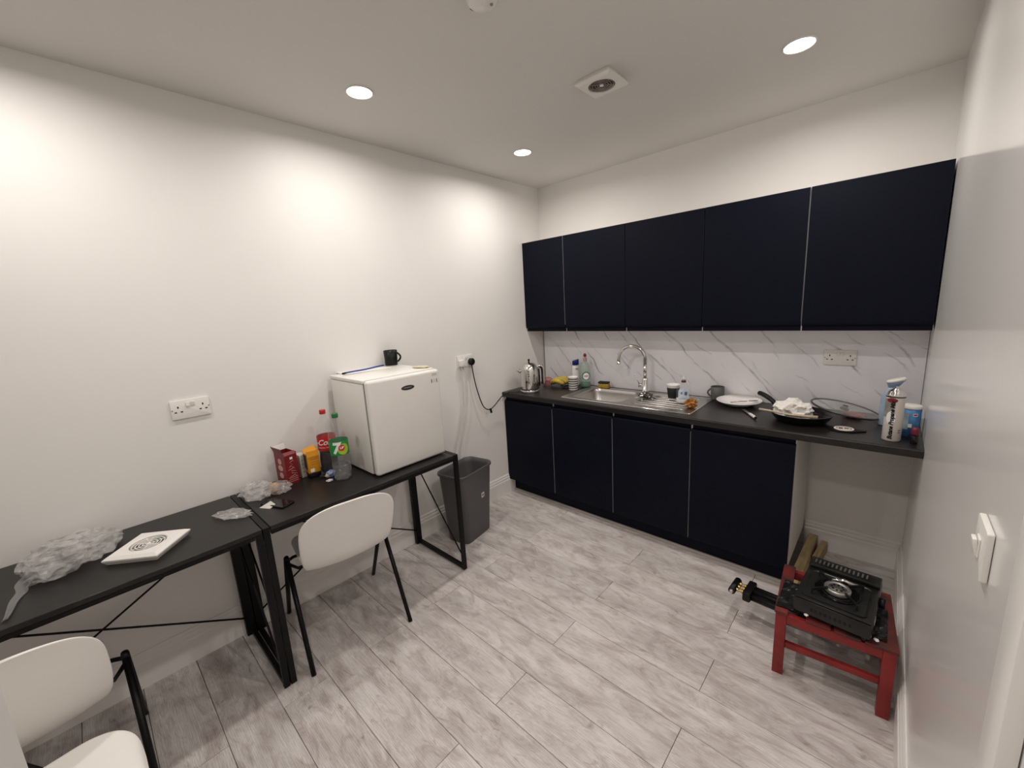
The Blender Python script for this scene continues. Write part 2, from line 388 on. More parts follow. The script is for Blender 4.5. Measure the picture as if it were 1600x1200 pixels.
MB().box((0, 0, 0), (.012, .004, .010), M=TM((.0, .0495, .021))).build('vent_slot', M_BLKP, t)
MB().box((0, 0, 0), (.004, .012, .010), M=TM((-.0495, .0, .021))).build('vent_slot', M_BLKP, t)

# ------------------------------------------------------------------ kitchen: wall cabinets
UX = [0, .421, .948, 1.472, 1.992, W-.004]; ZB, ZT, DU = 1.379, 2.119, .250
ulab = ['navy wall cabinet at the left end of the row, narrowest door', 'navy wall cabinet second from the left, above the sink bowl',
        'navy wall cabinet third from the left, above the tap and draining board', 'navy wall cabinet fourth from the left, above the frying pan',
        'navy wall cabinet at the right end of the row against the right wall']
UG = [.003, .0022, .0014, .0014, .0022, .002]      # half seams between doors
for i in range(5):
    x0, x1 = UX[i], UX[i+1]
    t = thing('wall_cabinet', ulab[i], 'cabinet', ((x0+x1)/2, 0, ZB), group='navy wall cabinets')
    w = x1-x0; a, b = -w/2+.0008, w/2-.0008; h = ZT-ZB
    c = MB(); y0, y1 = -DU+.022, -.002
    c.b2((a, y0, 0), (a+.018, y1, h)); c.b2((b-.018, y0, 0), (b, y1, h)); c.b2((a+.018, y0, 0), (b-.018, y1, .018)); c.b2((a+.018, y0, h-.018), (b-.018, y1, h))
    c.b2((a+.018, -.012, .018), (b-.018, y1, h-.018))
    c.build('carcass', M_CARC, t)
    gl = UG[i]; gr = UG[i+1] if i < 4 else .002
    pr = [(-DU, .052), (-DU, h), (-DU+.020, h), (-DU+.020, .030), (-DU+.012, .026), (-DU+.004, .030)]
    d = MB().loft([[(x, p, q) for p, q in pr] for x in (-w/2+gl, w/2-gr)], smooth=False)
    dd = d.build('door', M_NAVY, t, bevel=.0012, seg=1)
    if i in (0, 3): MB().b2((w/2-gr-.0002, -DU+.002, .054), (w/2-gr+.0006, -DU+.0195, h-.001)).build('edge_band', M_EDGE, dd)
    MB().b2((-w/2+max(gl, .0026), -DU+.0205, .0), (w/2-max(gr, .0026), -DU+.0218, .030)).build('finger_rail', M_NAVY, t)

# ------------------------------------------------------------------ base cabinets, plinth, worktop, splashback
BX = [0, .505, 1.017, 1.536, 2.054]; DW = .598; ZD = .121
blab = ['navy base cabinet at the left end, below the kettle', 'navy base cabinet second from the left, below the sink bowl',
        'navy base cabinet third from the left, below the draining board', 'navy base cabinet at the right end beside the open gap']
BG = [.004, .0026, .0026, .0026, .0012]

for i in range(4):
    x0, x1 = BX[i], BX[i+1]; w = x1-x0
    t = thing('base_cabinet', blab[i], 'cabinet', ((x0+x1)/2, 0, ZD), group='navy base cabinets')
    a, b = -w/2+.0008, w/2-.0008; h = .862-ZD; y0, y1 = -DW+.042, -.02
    c = MB(); c.b2((a, y0, 0), (a+.018, y1, h)); c.b2((b-.018, y0, 0), (b, y1, h)); c.b2((a+.018, y0, 0), (b-.018, y1, .018)); c.b2((a+.018, -.03, .018), (b-.018, y1, h))
    c.build('carcass', M_CARC, t)
    f = -DW+.02
    pr = [(f, 0), (f, h-.048), (f+.004, h-.036), (f+.010, h-.032), (f+.021, h-.030), (f+.021, 0)]
    dd_ = MB().loft([[(x, p, q) for p, q in pr] for x in (-w/2+BG[i], w/2-BG[i+1])], smooth=False).build('door', M_NAVY, t, bevel=.0012, seg=1)
    if i < 3: MB().b2((w/2-BG[i+1]-.0002, f+.002, .001), (w/2-BG[i+1]+.0006, f+.020, h-.050)).build('edge_band', M_EDGE, dd_)
    MB().b2((-w/2+.005, f+.0215, h-.045), (w/2-.004, f+.032, h)).build('finger_rail', M_NAVY, t)
o = MB().b2((.018, -.515, .004), (2.05, -.499, ZD-.001)).build('plinth', M_NAVY); tag(o, 'long navy plinth board along the floor below the base cabinets', 'plinth')
# cut-out for the sink
SX0, SX1, SY0, SY1 = .548, 1.512, -.522, -.062
wt = MB(); z0, z1 = .862, .900; cx0, cx1, cy0, cy1 = SX0+.012, SX1-.012, SY0+.012, SY1-.012
prof = [(-DW, z0+.004), (-DW, z1-.006), (-DW+.002, z1-.002), (-DW+.006, z1)]
def slab(xa, xb, ya, yb): wt.b2((xa, ya, z0), (xb, yb, z1))
front = prof + [(cy0, z1), (cy0, z0), (-DW+.003, z0)]
wt.loft([[(x, p, q) for p, q in front] for x in (.001, W-.001)], smooth=False)
slab(.001, cx0, cy0, -.001); slab(cx1, W-.001, cy0, -.001); slab(cx0, cx1, cy1, -.001)
o = wt.build('worktop', M_TOP); tag(o, 'long black laminate worktop running the width of the kitchen wall', 'worktop')
sp = MB().b2((.010, -.009, .9005), (W-.002, -.0005, 1.378)).build('splashback', M_MARB); tag(sp, 'white marble effect splashback panel with grey diagonal veins', 'splashback')
o = MB().b2((.006, -.012, .9005), (.0098, -.0005, 1.378)).build('edge_strip', mat('grey_edge_strip', (.35, .34, .33), .35, .4, var=.05), sp)

# ------------------------------------------------------------------ sink
t = thing('sink', 'stainless steel sink with bowl on the left and ribbed drainer', 'sink', (0, 0, .900))
bx0, bx1, by0, by1 = .612, 1.008, -.470, -.118
def rr_at(cx, cy, w, d, r, z, n=6): return [(cx+p, cy+q, z) for p, q in rrect(w, d, r, n)]
bcx, bcy, bw, bd = (bx0+bx1)/2, (by0+by1)/2, bx1-bx0, by1-by0
ocx, ocy, ow, od = (SX0+SX1)/2, (SY0+SY1)/2, SX1-SX0, SY1-SY0
# deck: bowl hole bridged to a rounded outline round the bowl area, then drainer plate
bl = MB()
bl.loft([rr_at(bcx, bcy, bw+.012, bd+.012, .06, .0045), rr_at(bcx, bcy, bw, bd, .055, .001), rr_at(bcx, bcy, bw-.012, bd-.012, .05, -.02),
         rr_at(bcx, bcy, bw-.04, bd-.04, .05, -.135), rr_at(bcx, bcy, bw-.09, bd-.09, .04, -.150)], c0=False, c1=True)
bl.build('bowl', M_STEEL, t)
MB().lathe([(.042, -.1495), (.040, -.147), (.030, -.146), (.012, -.149)], 24, c0=False, M=TM((bcx+.05, bcy, 0))).build('drain', M_CHROME, t)
dk = MB()
xm = bx1+.02
sq = [(SX0+.004, SY0+.004), (xm, SY0+.004), (xm, SY1-.004), (SX0+.004, SY1-.004)]
inner = rr_at(bcx, bcy, bw+.012, bd+.012, .06, .0045); n = len(inner)
outer = []
for p in inner:
    d = Vector((p[0]-bcx, p[1]-bcy)); k1 = ((xm-bcx) if d.x > 0 else (bcx-SX0-.004))/max(abs(d.x), 1e-6); k2 = ((SY1-.004-bcy) if d.y > 0 else (bcy-SY0-.004))/max(abs(d.y), 1e-6)
    k = min(k1, k2); outer.append((bcx+d.x*k, bcy+d.y*k, .0045))
for c in sq:   # pull nearest outer vertex onto each corner
    j = min(range(n), key=lambda i: (outer[i][0]-c[0])**2+(outer[i][1]-c[1])**2); outer[j] = (c[0], c[1], .0045)
dk.loft([outer, inner], c0=False, c1=False, smooth=False)
dk.add([(xm, SY0+.004, .0045), (SX1-.004, SY0+.004, .0045), (SX1-.004, SY1-.004, .0045), (xm, SY1-.004, .0045)], [(0, 1, 2, 3)])
dk.build('deck', M_STEEL, t)
rm = MB(); rw = rrect(ow, od, .012, 3); rings = []
for ins, z in ((0, .0003), (0, .003), (.002, .0055), (.005, .0058), (.008, .0045)):
    rings.append([(ocx+p, ocy+q, z) for p, q in rrect(ow-2*ins, od-2*ins, .012, 3)])
rm.loft(rings, c0=False, c1=False).build('rim', M_CHROME, t)
for j in range(7):
    y = -.45 + j*.052
    MB().tube([(1.10, y, .0035), (1.12, y, .0055), (1.42, y, .0055), (1.45, y, .0035)], [.002, .005, .005, .002], 8).build('drainer_rib', M_STEEL, t)

# tap
t = thing('tap', 'chrome swan neck mixer tap behind the sink bowl', 'tap', (1.028, -.095, .9045))
MB().lathe([(.026, 0), (.026, .006), (.022, .010), (.0215, .105), (.018, .112)], 24).build('body', M_CHROME, t)
neck = [(0, 0, .11), (0, 0, .26)]
for k in range(11):
    a = PI*k/10*.98
    neck.append((-.098+.098*math.cos(a), -.03*(1-math.cos(a))/2*1.2, .255+.098*math.sin(a)))
neck.append((-.199, -.036, .222))
nk = MB().tube(neck, .0125, 12).build('spout', M_CHROME, t)
MB().tube([(-.1983, -.036, .228), (-.1993, -.036, .212)], .0138, 12).build('aerator', M_CHROME, nk)
hd = MB().tube([(0, 0, .055), (-.046, -.012, .057)], .0165, 14).build('valve', M_CHROME, t)
MB().tube([(-.040, -.012, .062), (-.062, -.012, .105), (-.082, -.01, .125)], [.004, .0035, .0035], 8).build('lever', M_CHROME, hd)

# ------------------------------------------------------------------ sockets and switch
def dsock(name, label, M, group):
    # local: x right, y up, z out of the wall
    t = thing(name, label, 'socket', group=group); t.matrix_world = M
    MB().prism(rrect(.148, .088, .006), .0005, .0095).build('plate', M_WPL, t, bevel=.003)
    for s in (-1, 1):
        MB().box((0, 0, 0), (.014, .020, .005), M=TM((s*.0095, .022, .011), rx=R_(8*s))).build('rocker_switch', M_WPL, t, bevel=.001, seg=1)
        for dx, dy, w, h in ((0, .012, .005, .009), (-.011, -.010, .0085, .005), (.011, -.010, .0085, .005)):
            MB().box((s*.046+dx, dy, .0096), (w, h, .0012)).build('pin_slot', M_BLKP, t)
        MB().cyl(.003, .0092, .0102, 10, M=TM((s*.068, .0, 0))).build('screw', mat('screw_steel', (.4, .38, .35), .35, .8, var=.1), t)
    return t
ML = lambda y, z: Matrix(((0, 0, 1, 0), (1, 0, 0, y), (0, 1, 0, z), (0, 0, 0, 1)))      # on left wall, facing +x
MBk = lambda x, z: Matrix(((1, 0, 0, x), (0, 0, -1, -.009), (0, 1, 0, z), (0, 0, 0, 1)))  # on splashback, facing -y
dsock('wall_socket', 'white double socket with nothing plugged in, on the left wall above the desks', ML(-2.650, 1.224), 'double wall sockets')
dsock('wall_socket', 'white double socket on the left wall with two plugs in it', ML(-.978, 1.216), 'double wall sockets')
dsock('wall_socket', 'white double socket on the marble splashback', MBk(2.156, 1.208), 'double wall sockets')
t = thing('light_switch', 'white single light switch on the right wall', 'light switch')
t.matrix_world = Matrix(((0, 0, -1, W), (-1, 0, 0, -1.990), (0, 1, 0, 1.158), (0, 0, 0, 1)))
MB().prism(rrect(.088, .088, .004), .0005, .010).build('plate', M_WPL, t, bevel=.0025)
MB().prism([(-.016, .0), (.016, .0), (.016, .0), (-.016, .0)][:0] or rrect(.026, .036, .003), .010, .0125).build('rocker_frame', M_WPL, t, bevel=.001)
MB().box((0, 0, 0), (.021, .031, .006), M=TM((0, 0, .0145), rx=R_(9))).build('rocker', M_WPL, t, bevel=.0015)

# plugs and cords at the left wall socket
M_WCORD = mat('white_cord', (.62, .60, .56), .4, var=.05)
t = thing('fridge_plug', 'white plug with two thin pale cords hanging down the wall', 'plug', (.0095, -1.024, 1.206))
MB().prism(rrect(.05, .052, .012), .001, .030, M=Matrix(((0, 0, 1, 0), (1, 0, 0, 0), (0, 1, 0, 0), (0, 0, 0, 1)))).build('plug_body', M_WPL, t, bevel=.006)
MB().tube(catmull([(.018, -.008, -.02), (.018, -.01, -.10), (.017, -.02, -.30), (.016, -.07, -.48), (.014, -.12, -.62), (.012, -.16, -.75), (.022, -.19, -.95), (.03, -.20, -1.10)]), .0032, 8).build('cord', M_WCORD, t)
MB().tube(catmull([(.022, .012, -.02), (.024, .02, -.12), (.020, .022, -.26), (.018, -.01, -.42), (.016, -.07, -.60), (.014, -.10, -.75), (.022, -.13, -.95), (.03, -.14, -1.10)]), .0032, 8).build('cord', M_WCORD, t)
t = thing('power_lead', 'black plug and cord looping along the wall to the kettle', 'power cord', (.0095, -.932, 1.206))
MB().lathe([(.021, .001), (.026, .006), (.027, .026), (.022, .033), (.001, .034)], 24, c1=False, M=TM(ry=PI/2)).build('plug_body', M_BLKP, t)
cpts = [(.018, 0, -.02), (.022, .005, -.10), (.025, .03, -.23), (.028, .075, -.36), (.035, .13, -.405), (.04, .19, -.385), (.05, .27, -.325), (.075, .322, -.2985), (.09, .335, -.2965), (.12, .36, -.2985), (.140, .398, -.2995)]
cd = MB().tube(catmull(cpts), .0042, 8).build('cord', M_BLKP, t)
MB().box((0, 0, 0), (.012, .016, .040), M=TM((.037, .150, -.418), rx=.25)).build('cable_tie', M_BLKP, cd, bevel=.003)

# ------------------------------------------------------------------ desks
def make_desk(label, y0, y1, flush):
    t = thing('desk', label, 'desk', (.275, (y0+y1)/2, 0), group='black metal framed desks')
    L2 = (y1-y0)/2; D2 = .255; z = .760
    a = L2-.028; b = L2 if flush else L2-.028
    MB().b2((-D2, -a, z-.020), (D2, b, z)).build('tabletop', M_DESK, t, bevel=.0015, seg=1)
    for s in (-1, 1):
        y = s*(L2-.0125); zt = z-.0205 if flush and s > 0 else z-.0005
        MB().b2((-D2, y-.0125, z-.046), (D2, y+.0125, zt)).build('end_rail', M_BLK, t, bevel=.001, seg=1)
        MB().b2((D2-.022, y-.012, .002), (D2, y+.012, z-.046)).build('leg', M_BLK, t, bevel=.001, seg=1)
        MB().b2((-D2+.002, y-(.030 if s > 0 else .012), .002), (-D2+.030, y+(.012 if s > 0 else .030), z-.046)).build('leg', M_BLK, t, bevel=.001, seg=1)
        MB().b2((-D2+.030, y-.010, .004), (D2-.022, y+.010, .028)).build('foot_rail', M_BLK, t, bevel=.001, seg=1)
        MB().tube([(-D2+.025, y-s*.004, .665), (D2-.018, y-s*.004, .095)], .0045, 8).build('brace_rod', M_BLK, t)
    MB().b2((D2-.020, -L2+.030, z-.036), (D2-.001, L2-.030, z-.0205)).build('front_rail', M_BLK, t)
    MB().b2((-D2+.001, -L2+.030, z-.036), (-D2+.02, L2-.030, z-.0205)).build('rear_rail', M_BLK, t)
    for s, x in ((-1, -D2+.0335), (1, -D2+.0245)):
        MB().tube([(x, s*(L2-.03), .645), (x, -s*(L2-.03), .105)], .0045, 8).build('brace_rod', M_BLK, t)
    return t
make_desk('black desk carrying the white mini fridge and soft drink bottles', -2.574, -1.536, False)
make_desk('black desk at the left carrying the fan cover and plastic wrapping', -3.600, -2.577, True)

# ------------------------------------------------------------------ chairs
def make_chair():
    t = thing('chair', 'chair', 'chair', group='white shell chairs with black legs')
    pf = catmull([(.235, .428, 0), (.222, .446, 0), (.18, .454, 0), (.08, .446, 0), (-.06, .438, 0), (-.15, .440, 0), (-.205, .458, 0), (-.240, .50, 0), (-.268, .57, 0),
                  (-.300, .66, 0), (-.332, .75, 0), (-.352, .800, 0), (-.356, .806, 0)], 5)
    acc = [0]
    for i in range(len(pf)-1): acc.append(acc[-1]+(pf[i+1]-pf[i]).length)
    T = acc[-1]; n = 64
    def at(s):
        s = min(max(s, 0), T); i = 0
        while i < len(pf)-2 and acc[i+1] < s: i += 1
        return pf[i].lerp(pf[i+1], (s-acc[i])/max(1e-9, acc[i+1]-acc[i]))
    def fn(u, v):
        s = T*(.5-.5*math.cos(PI*u)); p = at(s); d0, d1 = s, T-s; w = .214
        if d0 < .15: w *= max(0.004, 1-(1-d0/.15)**2.7)**(1/2.7)
        if d1 < .16: w *= max(0.004, 1-(1-d1/.16)**2.7)**(1/2.7)
        w *= 1-.07*math.exp(-((s-.46)/.09)**2); w *= 1-.11*min(1, max(0, (.50-s)/.10))
        q = (v-.5)*2
        tt = (at(s+.02)-at(s-.02)).normalized(); nn = Vector((tt.y, -tt.x, 0))   # towards the sitter
        if nn.y < -.3 or (p.y > .5 and nn.x < 0): nn = -nn
        xr = abs(w*q)/.214; lift = .016*xr**2.4*min(1, d0/.12) + .012*math.exp(-((s-.47)/.12)**2)*xr**2
        return (w*q, p.x+nn.x*lift, p.y+nn.y*lift)
    sh = MB().grid(fn, n, 24).build('shell', M_WSHELL, t)
    so = sh.modifiers.new('thick', 'SOLIDIFY'); so.thickness = .007; so.offset = 0
    su = sh.modifiers.new('sub', 'SUBSURF'); su.levels = 1; su.render_levels = 1
    for s in (-1, 1):
        for f in (-1, 1):
            MB().tube([(s*.238, f*.265, .0), (s*.236, f*.012, .455)], [.0105, .0115], 12).build('leg', M_BLK, t)
        MB().tube([(s*.236, -.014, .452), (s*.236, 0, .466), (s*.236, .014, .452)], .0118, 12).build('leg_joint', M_BLK, t)
    for f in (-.06, .06):
        MB().tube([(-.236, f*.2, .440), (-.20, f, .425), (.20, f, .425), (.236, f*.2, .440)], .008, 8).build('seat_rail', M_BLK, t)
    return t
c1 = make_chair(); c1.location = (.330, -2.216, 0); c1.rotation_euler.z = R_(82)
c1['label'] = 'white chair tucked under the desk in front of the mini fridge'
c2 = copy_tree(c1); c2.location = (.447, -3.272, 0); c2.rotation_euler.z = R_(90); c2['label'] = 'white chair tucked under the left desk, back towards the camera'
c3 = copy_tree(c1); c3.location = (.975, -3.268, 0); c3.rotation_euler.z = R_(1); c3['label'] = 'white chair seat cut off by the bottom left corner of the photo'

# ------------------------------------------------------------------ mini fridge
FY0, FY1 = -2.011, -1.562; FZ = .760; FH = .516
t = thing('mini_fridge', 'white table top mini fridge standing on the black desk', 'fridge', (.24, (FY0+FY1)/2, FZ))
w2 = (FY1-FY0)/2
MB().b2((-.205, -w2, .008), (.168, w2, FH-.022)).build('body', M_FRIDGE, t, bevel=.006)
MB().b2((-.208, -w2-.001, FH-.021), (.170, w2+.001, FH-.001)).build('top_panel', M_WPL, t, bevel=.005)
MB().b2((.169, -w2+.006, .02), (.176, w2-.006, FH-.02)).build('door_seal', mat('grey_seal', (.12, .115, .11), .7, var=.1), t)
dr = MB().b2((.1765, -w2, .006), (.220, w2, FH-.004)).build('door', M_FRIDGE, t, bevel=.016, seg=4)
RX = Matrix(((0, 0, 1, 0), (1, 0, 0, 0), (0, 1, 0, 0), (0, 0, 0, 1)))
MB().prism(ell(.041, .013), 0, .002, M=Matrix.Translation((.2195, .006, .442)) @ RX).build('badge', mat('badge_grey', (.10, .095, .095), .3, .6, var=.3), dr)
MB().prism(ell(.027, .0022), .002, .0028, M=Matrix.Translation((.2195, .004, .443)) @ RX).build('badge_script', mat('badge_silver', (.55, .53, .5), .3, .8, var=.2), dr)
MB().box((.2203, .182, .4505), (.0012, .040, .020)).build('sticker', mat('sticker_paper', (.74, .72, .68), .6, var=.05), dr)
for yy in (.164, .200): MB().box((.2210, yy, .4505), (.0006, .004, .021)).build('sticker_mark', M_BLKP, dr)
MB().box((.2203, .186, .486), (.0010, .034, .016)).build('sticker', mat('sticker_pale', (.66, .64, .60), .6, var=.08), dr)
for a in (-1, 1):
    for b in (-1, 1): MB().cyl(.014, 0, .009, 12, M=TM((a*.15, b*.18, 0))).build('foot', M_BLKP, t)
FT = FZ+FH-.001
def mug(name, label, loc, rz, m, r=.040, h=.095, inner=None, flare=1.0):
    t = thing(name, label, 'mug', loc, rz)
    MB().lathe([(r*.86, 0), (r*.90, .004), (r*flare, h), (r*flare-.003, h+.001), (r*flare-.0045, h-.004), (r*.84, .012), (.001, .010)], 32, c1=False).build('cup', m, t)
    a = [(r*.93+.020*math.sin(PI*k/10)*1.0, 0, h*.2+h*.62*k/10) for k in range(11)]
    MB().tube(a, .0055, 8).build('handle', m, t)
    return t
M_BCER = mat('black_ceramic', (.005, .007, .0065), .35, var=.2, spec=.3)
t = mug('mug', 'black mug with white base standing on the mini fridge', (.060, -1.628, FT), R_(62), M_BCER, .042, .094)
for ch in t.children: ch.location.z += .006
MB().lathe([(.033, 0), (.036, .006), (.034, .0065)], 28).build('foot_ring', mat('cream_ceramic', (.72, .68, .60), .4, var=.05), t)
o = MB().grid(lambda u, v: (-.02+.15*u, -1.955+.30*v, FT+.0012+.0008*math.sin(7*u+5*v)), 8, 8).build('paper_sheet', mat('white_paper', (.82, .80, .77), .7, var=.04)); tag(o, 'white sheets of paper lying on top of the mini fridge', 'paper')
sm = o.modifiers.new('thick', 'SOLIDIFY'); sm.thickness = .0015; sm.offset = 1
t = thing('blue_cord', 'thin blue cord with dark tip lying on the fridge top', 'cord', (0, 0, FT+.0075))
bp = catmull([(.088, -1.945, 0), (.075, -1.90, 0), (.070, -1.82, 0), (.045, -1.75, 0), (.025, -1.70, 0), (.018, -1.66, 0)])
MB().tube(bp, .0042, 8).build('cord', mat('blue_plastic', (.02, .07, .32), .35, var=.1), t)
MB().tube([(.100, -1.965, 0), (.086, -1.940, 0)], .0052, 8).build('tip', M_BLKP, t)
o = MB().ico(3, TM((.335, -1.598, FT+.006), rz=.5, s=(.055, .022, .007)), .3, 2.5, 3, smooth=True).build('folded_cloth', mat('cream_cloth', (.70, .64, .46), .8, var=.15, vscale=40)); tag(o, 'small cream folded cloth at the right edge of the fridge top', 'cloth')

# ------------------------------------------------------------------ bin
t = thing('waste_bin', 'grey plastic waste bin standing beside the desk', 'bin', (.228, -1.245, 0), R_(10))
rg = []
for f, z in ((.78, .0), (.80, .006), (.985, .485), (1.0, .492), (1.045, .494), (1.05, .505), (1.03, .511), (.99, .509)):
    rg.append([(p*f, q*f, z) for p, q in rrect(.235, .355, .055, 6)])
for f, z in ((.965, .47), (.775, .012)): rg.append([(p*f, q*f, z) for p, q in rrect(.235, .355, .055, 6)])
MB().loft(rg).build('tub', M_GREYP, t)
MB().box((0, 0, 0), (.001, .030, .036), M=TM((.1078, .045, .30), ry=R_(2.7))).build('sticker', mat('sticker_white', (.72, .71, .66), .6, var=.05), t)
MB().box((0, 0, 0), (.001, .014, .018), M=TM((.1086, .045, .30), ry=R_(2.7))).build('sticker_print', mat('print_grey', (.12, .12, .11), .6, var=.1), t)

# ------------------------------------------------------------------ things on the desk by the fridge
M_LBLR = mat('red_label', (.55, .012, .014), .4, var=.05); M_WHT = mat('white_print', (.85, .84, .82), .5, var=.02)
M_COLA = mat('cola', (.008, .003, .0025), .25, var=.2, spec=.2)
def soda(name, label, loc, cap_m, label_m, liquid, lz):
    t = thing(name, label, 'bottle', loc)
    pr = [(.020, .006), (.036, .0), (.044, .012), (.046, .03), (.046, .085), (.043, .115), (.0435, .13), (.0465, .145), (.0465, .235), (.043, .262), (.032, .292), (.020, .312), (.0145, .322), (.0135, .340)]
    b = MB().lathe(pr, 32, c1=False).build('bottle', M_PET, t)
    for k in range(5):
        a = 2*PI*k/5
        MB().ico(2, TM((.030*math.cos(a), .030*math.sin(a), .0095), s=(.015, .015, .0095)), smooth=True).build('foot_lobe', M_PET, b)
    if liquid:
        MB().lathe([(.019, .008), (.034, .004), (.042, .014), (.0445, .03), (.0445, .085), (.0415, .115), (.042, .13)][:lz] + [((.0415 if lz > 6 else .044), .128 if lz > 6 else .08)], 28).build('drink', liquid, t)
    MB().lathe([(.0468, .140), (.0472, .145), (.0472, .212), (.0468, .215)], 40, c0=False, c1=False).build('label', label_m, t)
    MB().lathe([(.0155, .333), (.0158, .336), (.0158, .352), (.0145, .355)], 20).build('cap', cap_m, t)
    return t
PHC = R_(-21)
t = soda('cola_bottle', 'cola bottle with red label and red cap behind the lemonade bottle', (.150, -2.125, .760), mat('red_cap', (.50, .015, .02), .35, var=.05), M_LBLR, M_COLA, 7)
text_mesh('Coca-Cola', .042, on_cyl(.0476, .184, PHC-1.30), .35, .0007).build('lettering', M_WHT, t)
text_mesh('ORIGINAL TASTE', .009, on_cyl(.0476, .156, PHC-.35)).build('lettering', M_WHT, t)
M_LBLG = mat('green_label', (.008, .26, .055), .4, var=.06)
t = soda('lemonade_bottle', 'clear lemonade bottle with green label and green cap', (.295, -2.122, .760), mat('green_cap', (.01, .16, .04), .35, var=.05), M_LBLG, clear_mat('clear_drink', .05, .05, 1.33), 5)
def disc_cyl(R, z, phi, rx, rz_, n=28):
    def fn(u, v):
        a = 2*PI*v; x = rx*(.02+.98*u)*math.cos(a); return (R*math.cos(phi+x/R), R*math.sin(phi+x/R), z+rz_*(.02+.98*u)*math.sin(a))
    return MB().grid(fn, 6, n)
disc_cyl(.0475, .172, PHC+.38, .029, .029).build('lime_disc', mat('lime_print', (.42, .55, .03), .45, var=.1), t)
text_mesh('7', .078, on_cyl(.0480, .178, PHC-.36), .1, .0035).build('lettering', M_WHT, t)
disc_cyl(.0483, .180, PHC+.22, .0165, .0165).build('red_disc', mat('red_print', (.55, .02, .02), .45, var=.05), t)
text_mesh('UP', .017, on_cyl(.0486, .180, PHC+.22), .15, .0006).build('lettering', M_WHT, t)

M_RBOX = mat('red_carton', (.20, .010, .014), .45, var=.12); M_RBOX2 = mat('red_carton_side', (.17, .03, .03), .5, var=.15)
t = thing('red_carton', 'open red carton standing on the desk against the wall', 'carton', (.085, -2.318, .760), R_(8))
c = MB(); a, b_, h = .052, .032, .165
c.b2((-a, -b_, 0), (a, b_, .002)); c.b2((-a, -b_, .002), (-a+.0015, b_, h)); c.b2((a-.0015, -b_, .002), (a, b_, h-.012)); c.b2((-a+.0015, -b_, .002), (a-.0015, -b_+.0015, h)); c.b2((-a+.0015, b_-.0015, .002), (a-.0015, b_, h))
c.build('box', M_RBOX, t)
MB().box((0, 0, 0), (.10, .0015, .035), M=TM((0, -b_-.006, h+.016), rx=R_(20))).build('flap', M_RBOX2, t)
MB().box((0, 0, 0), (.0015, .060, .022), M=TM((a-.008, 0, h-.003), ry=R_(-50))).build('flap', M_RBOX, t)
MB().box((0, 0, 0), (.0015, .058, .03), M=TM((-a-.002, 0, h+.014), ry=R_(-12))).build('flap', M_WHT, t)
M_PINK = mat('pink_print', (.62, .32, .30), .5, var=.1)
MB().box((a+.0004, .002, h-.028), (.0006, .014, .012)).build('print_mark', M_WHT, t)
for k in range(7):
    zz = h-.05-k*.013
    MB().tube([(a+.0006, -.010+.012*math.sin(k*1.7), zz), (a+.0006, .0+.010*math.cos(k*2.1), zz+.009), (a+.0006, .014-.008*math.sin(k), zz-.002)], .0011, 5).build('print_stroke', M_PINK, t)
for k in range(3): MB().box((a+.0004, 0, .014+.010*k), (.0006, .046, .0022)).build('print_line', M_PINK, t)
for zz, ww in ((.12, .018), (.085, .024), (.045, .020)):
    MB().prism(ell(ww, .016, 16), 0, .0006, M=Matrix.Translation((0, -b_-.0001, zz)) @ Matrix(((1, 0, 0, 0), (0, 0, -1, 0), (0, 1, 0, 0), (0, 0, 0, 1)))).build('print_patch', M_PINK, t)
t = thing('cream_carton', 'small cream carton between the red and the orange cartons', 'carton', (.070, -2.243, .760), R_(5))
MB().b2((-.03, -.017, 0), (.03, .017, .125)).build('box', mat('cream_card', (.60, .57, .49), .6, var=.08), t, bevel=.001, seg=1)
for k in range(4): MB().box((.0304, 0, .03+.022*k), (.0006, .024, .004)).build('print_line', mat('tan_print', (.36, .30, .2), .6, var=.1), t)
t = thing('orange_carton', 'orange carton with open lid leaning among wrappers', 'carton', (.130, -2.207, .762), R_(-6))
M_ORG = mat('orange_carton', (.72, .30, .012), .45, var=.08)
MB().b2((-.027, -.030, 0), (.027, .030, .026)).build('base', M_BLKP, t, bevel=.004)
ob = MB().prism(rrect(.062, .125, .012, 4), -.030, .030, M=Matrix.Translation((.0, 0, .088)) @ Matrix(((0, 0, 0, 0), (0, 0, 1, 0), (0, 1, 0, 0), (0, 0, 0, 1))) @ Matrix.Identity(4)) if False else MB().b2((-.026, -.031, .026), (.029, .031, .135))
ob.build('box', M_ORG, t, bevel=.005)
MB().b2((-.028, -.033, .05), (.02, -.0305, .128)).build('side_panel', mat('dark_print', (.035, .025, .02), .5, var=.3), t)
MB().box((0, 0, 0), (.058, .062, .003), M=TM((-.006, -.004, .148), ry=R_(14), rx=R_(14))).build('lid_flap', M_ORG, t)
MB().box((0, 0, 0), (.003, .060, .030), M=TM((.028, 0, .132), ry=R_(-12))).build('lid_flap', M_ORG, t)
MB().box((.0294, -.010, .042), (.0008, .020, .018)).build('label_patch', M_WHT, t)
for k in range(3): MB().box((.0294, .004, .075+.013*k), (.0006, .040, .002)).build('print_line', mat('brown_print', (.38, .13, .01), .5, var=.1), t)
t = thing('snack_wrapper', 'crumpled blue and pink snack wrapper in front of the cola bottle', 'wrapper', (.213, -2.152, .760), .4)
MB().ico(3, TM((0, 0, .018), s=(.020, .026, .017)), .5, 2.5, 5).build('foil', mat('blue_foil', (.03, .20, .55), .3, var=.5, vscale=60, col2=(.55, .5, .5)), t)
MB().ico(2, TM((-.002, -.022, .012), s=(.012, .010, .011)), .4, 2.5, 8).build('foil_end', mat('tan_foil', (.55, .36, .26), .4, var=.2), t)
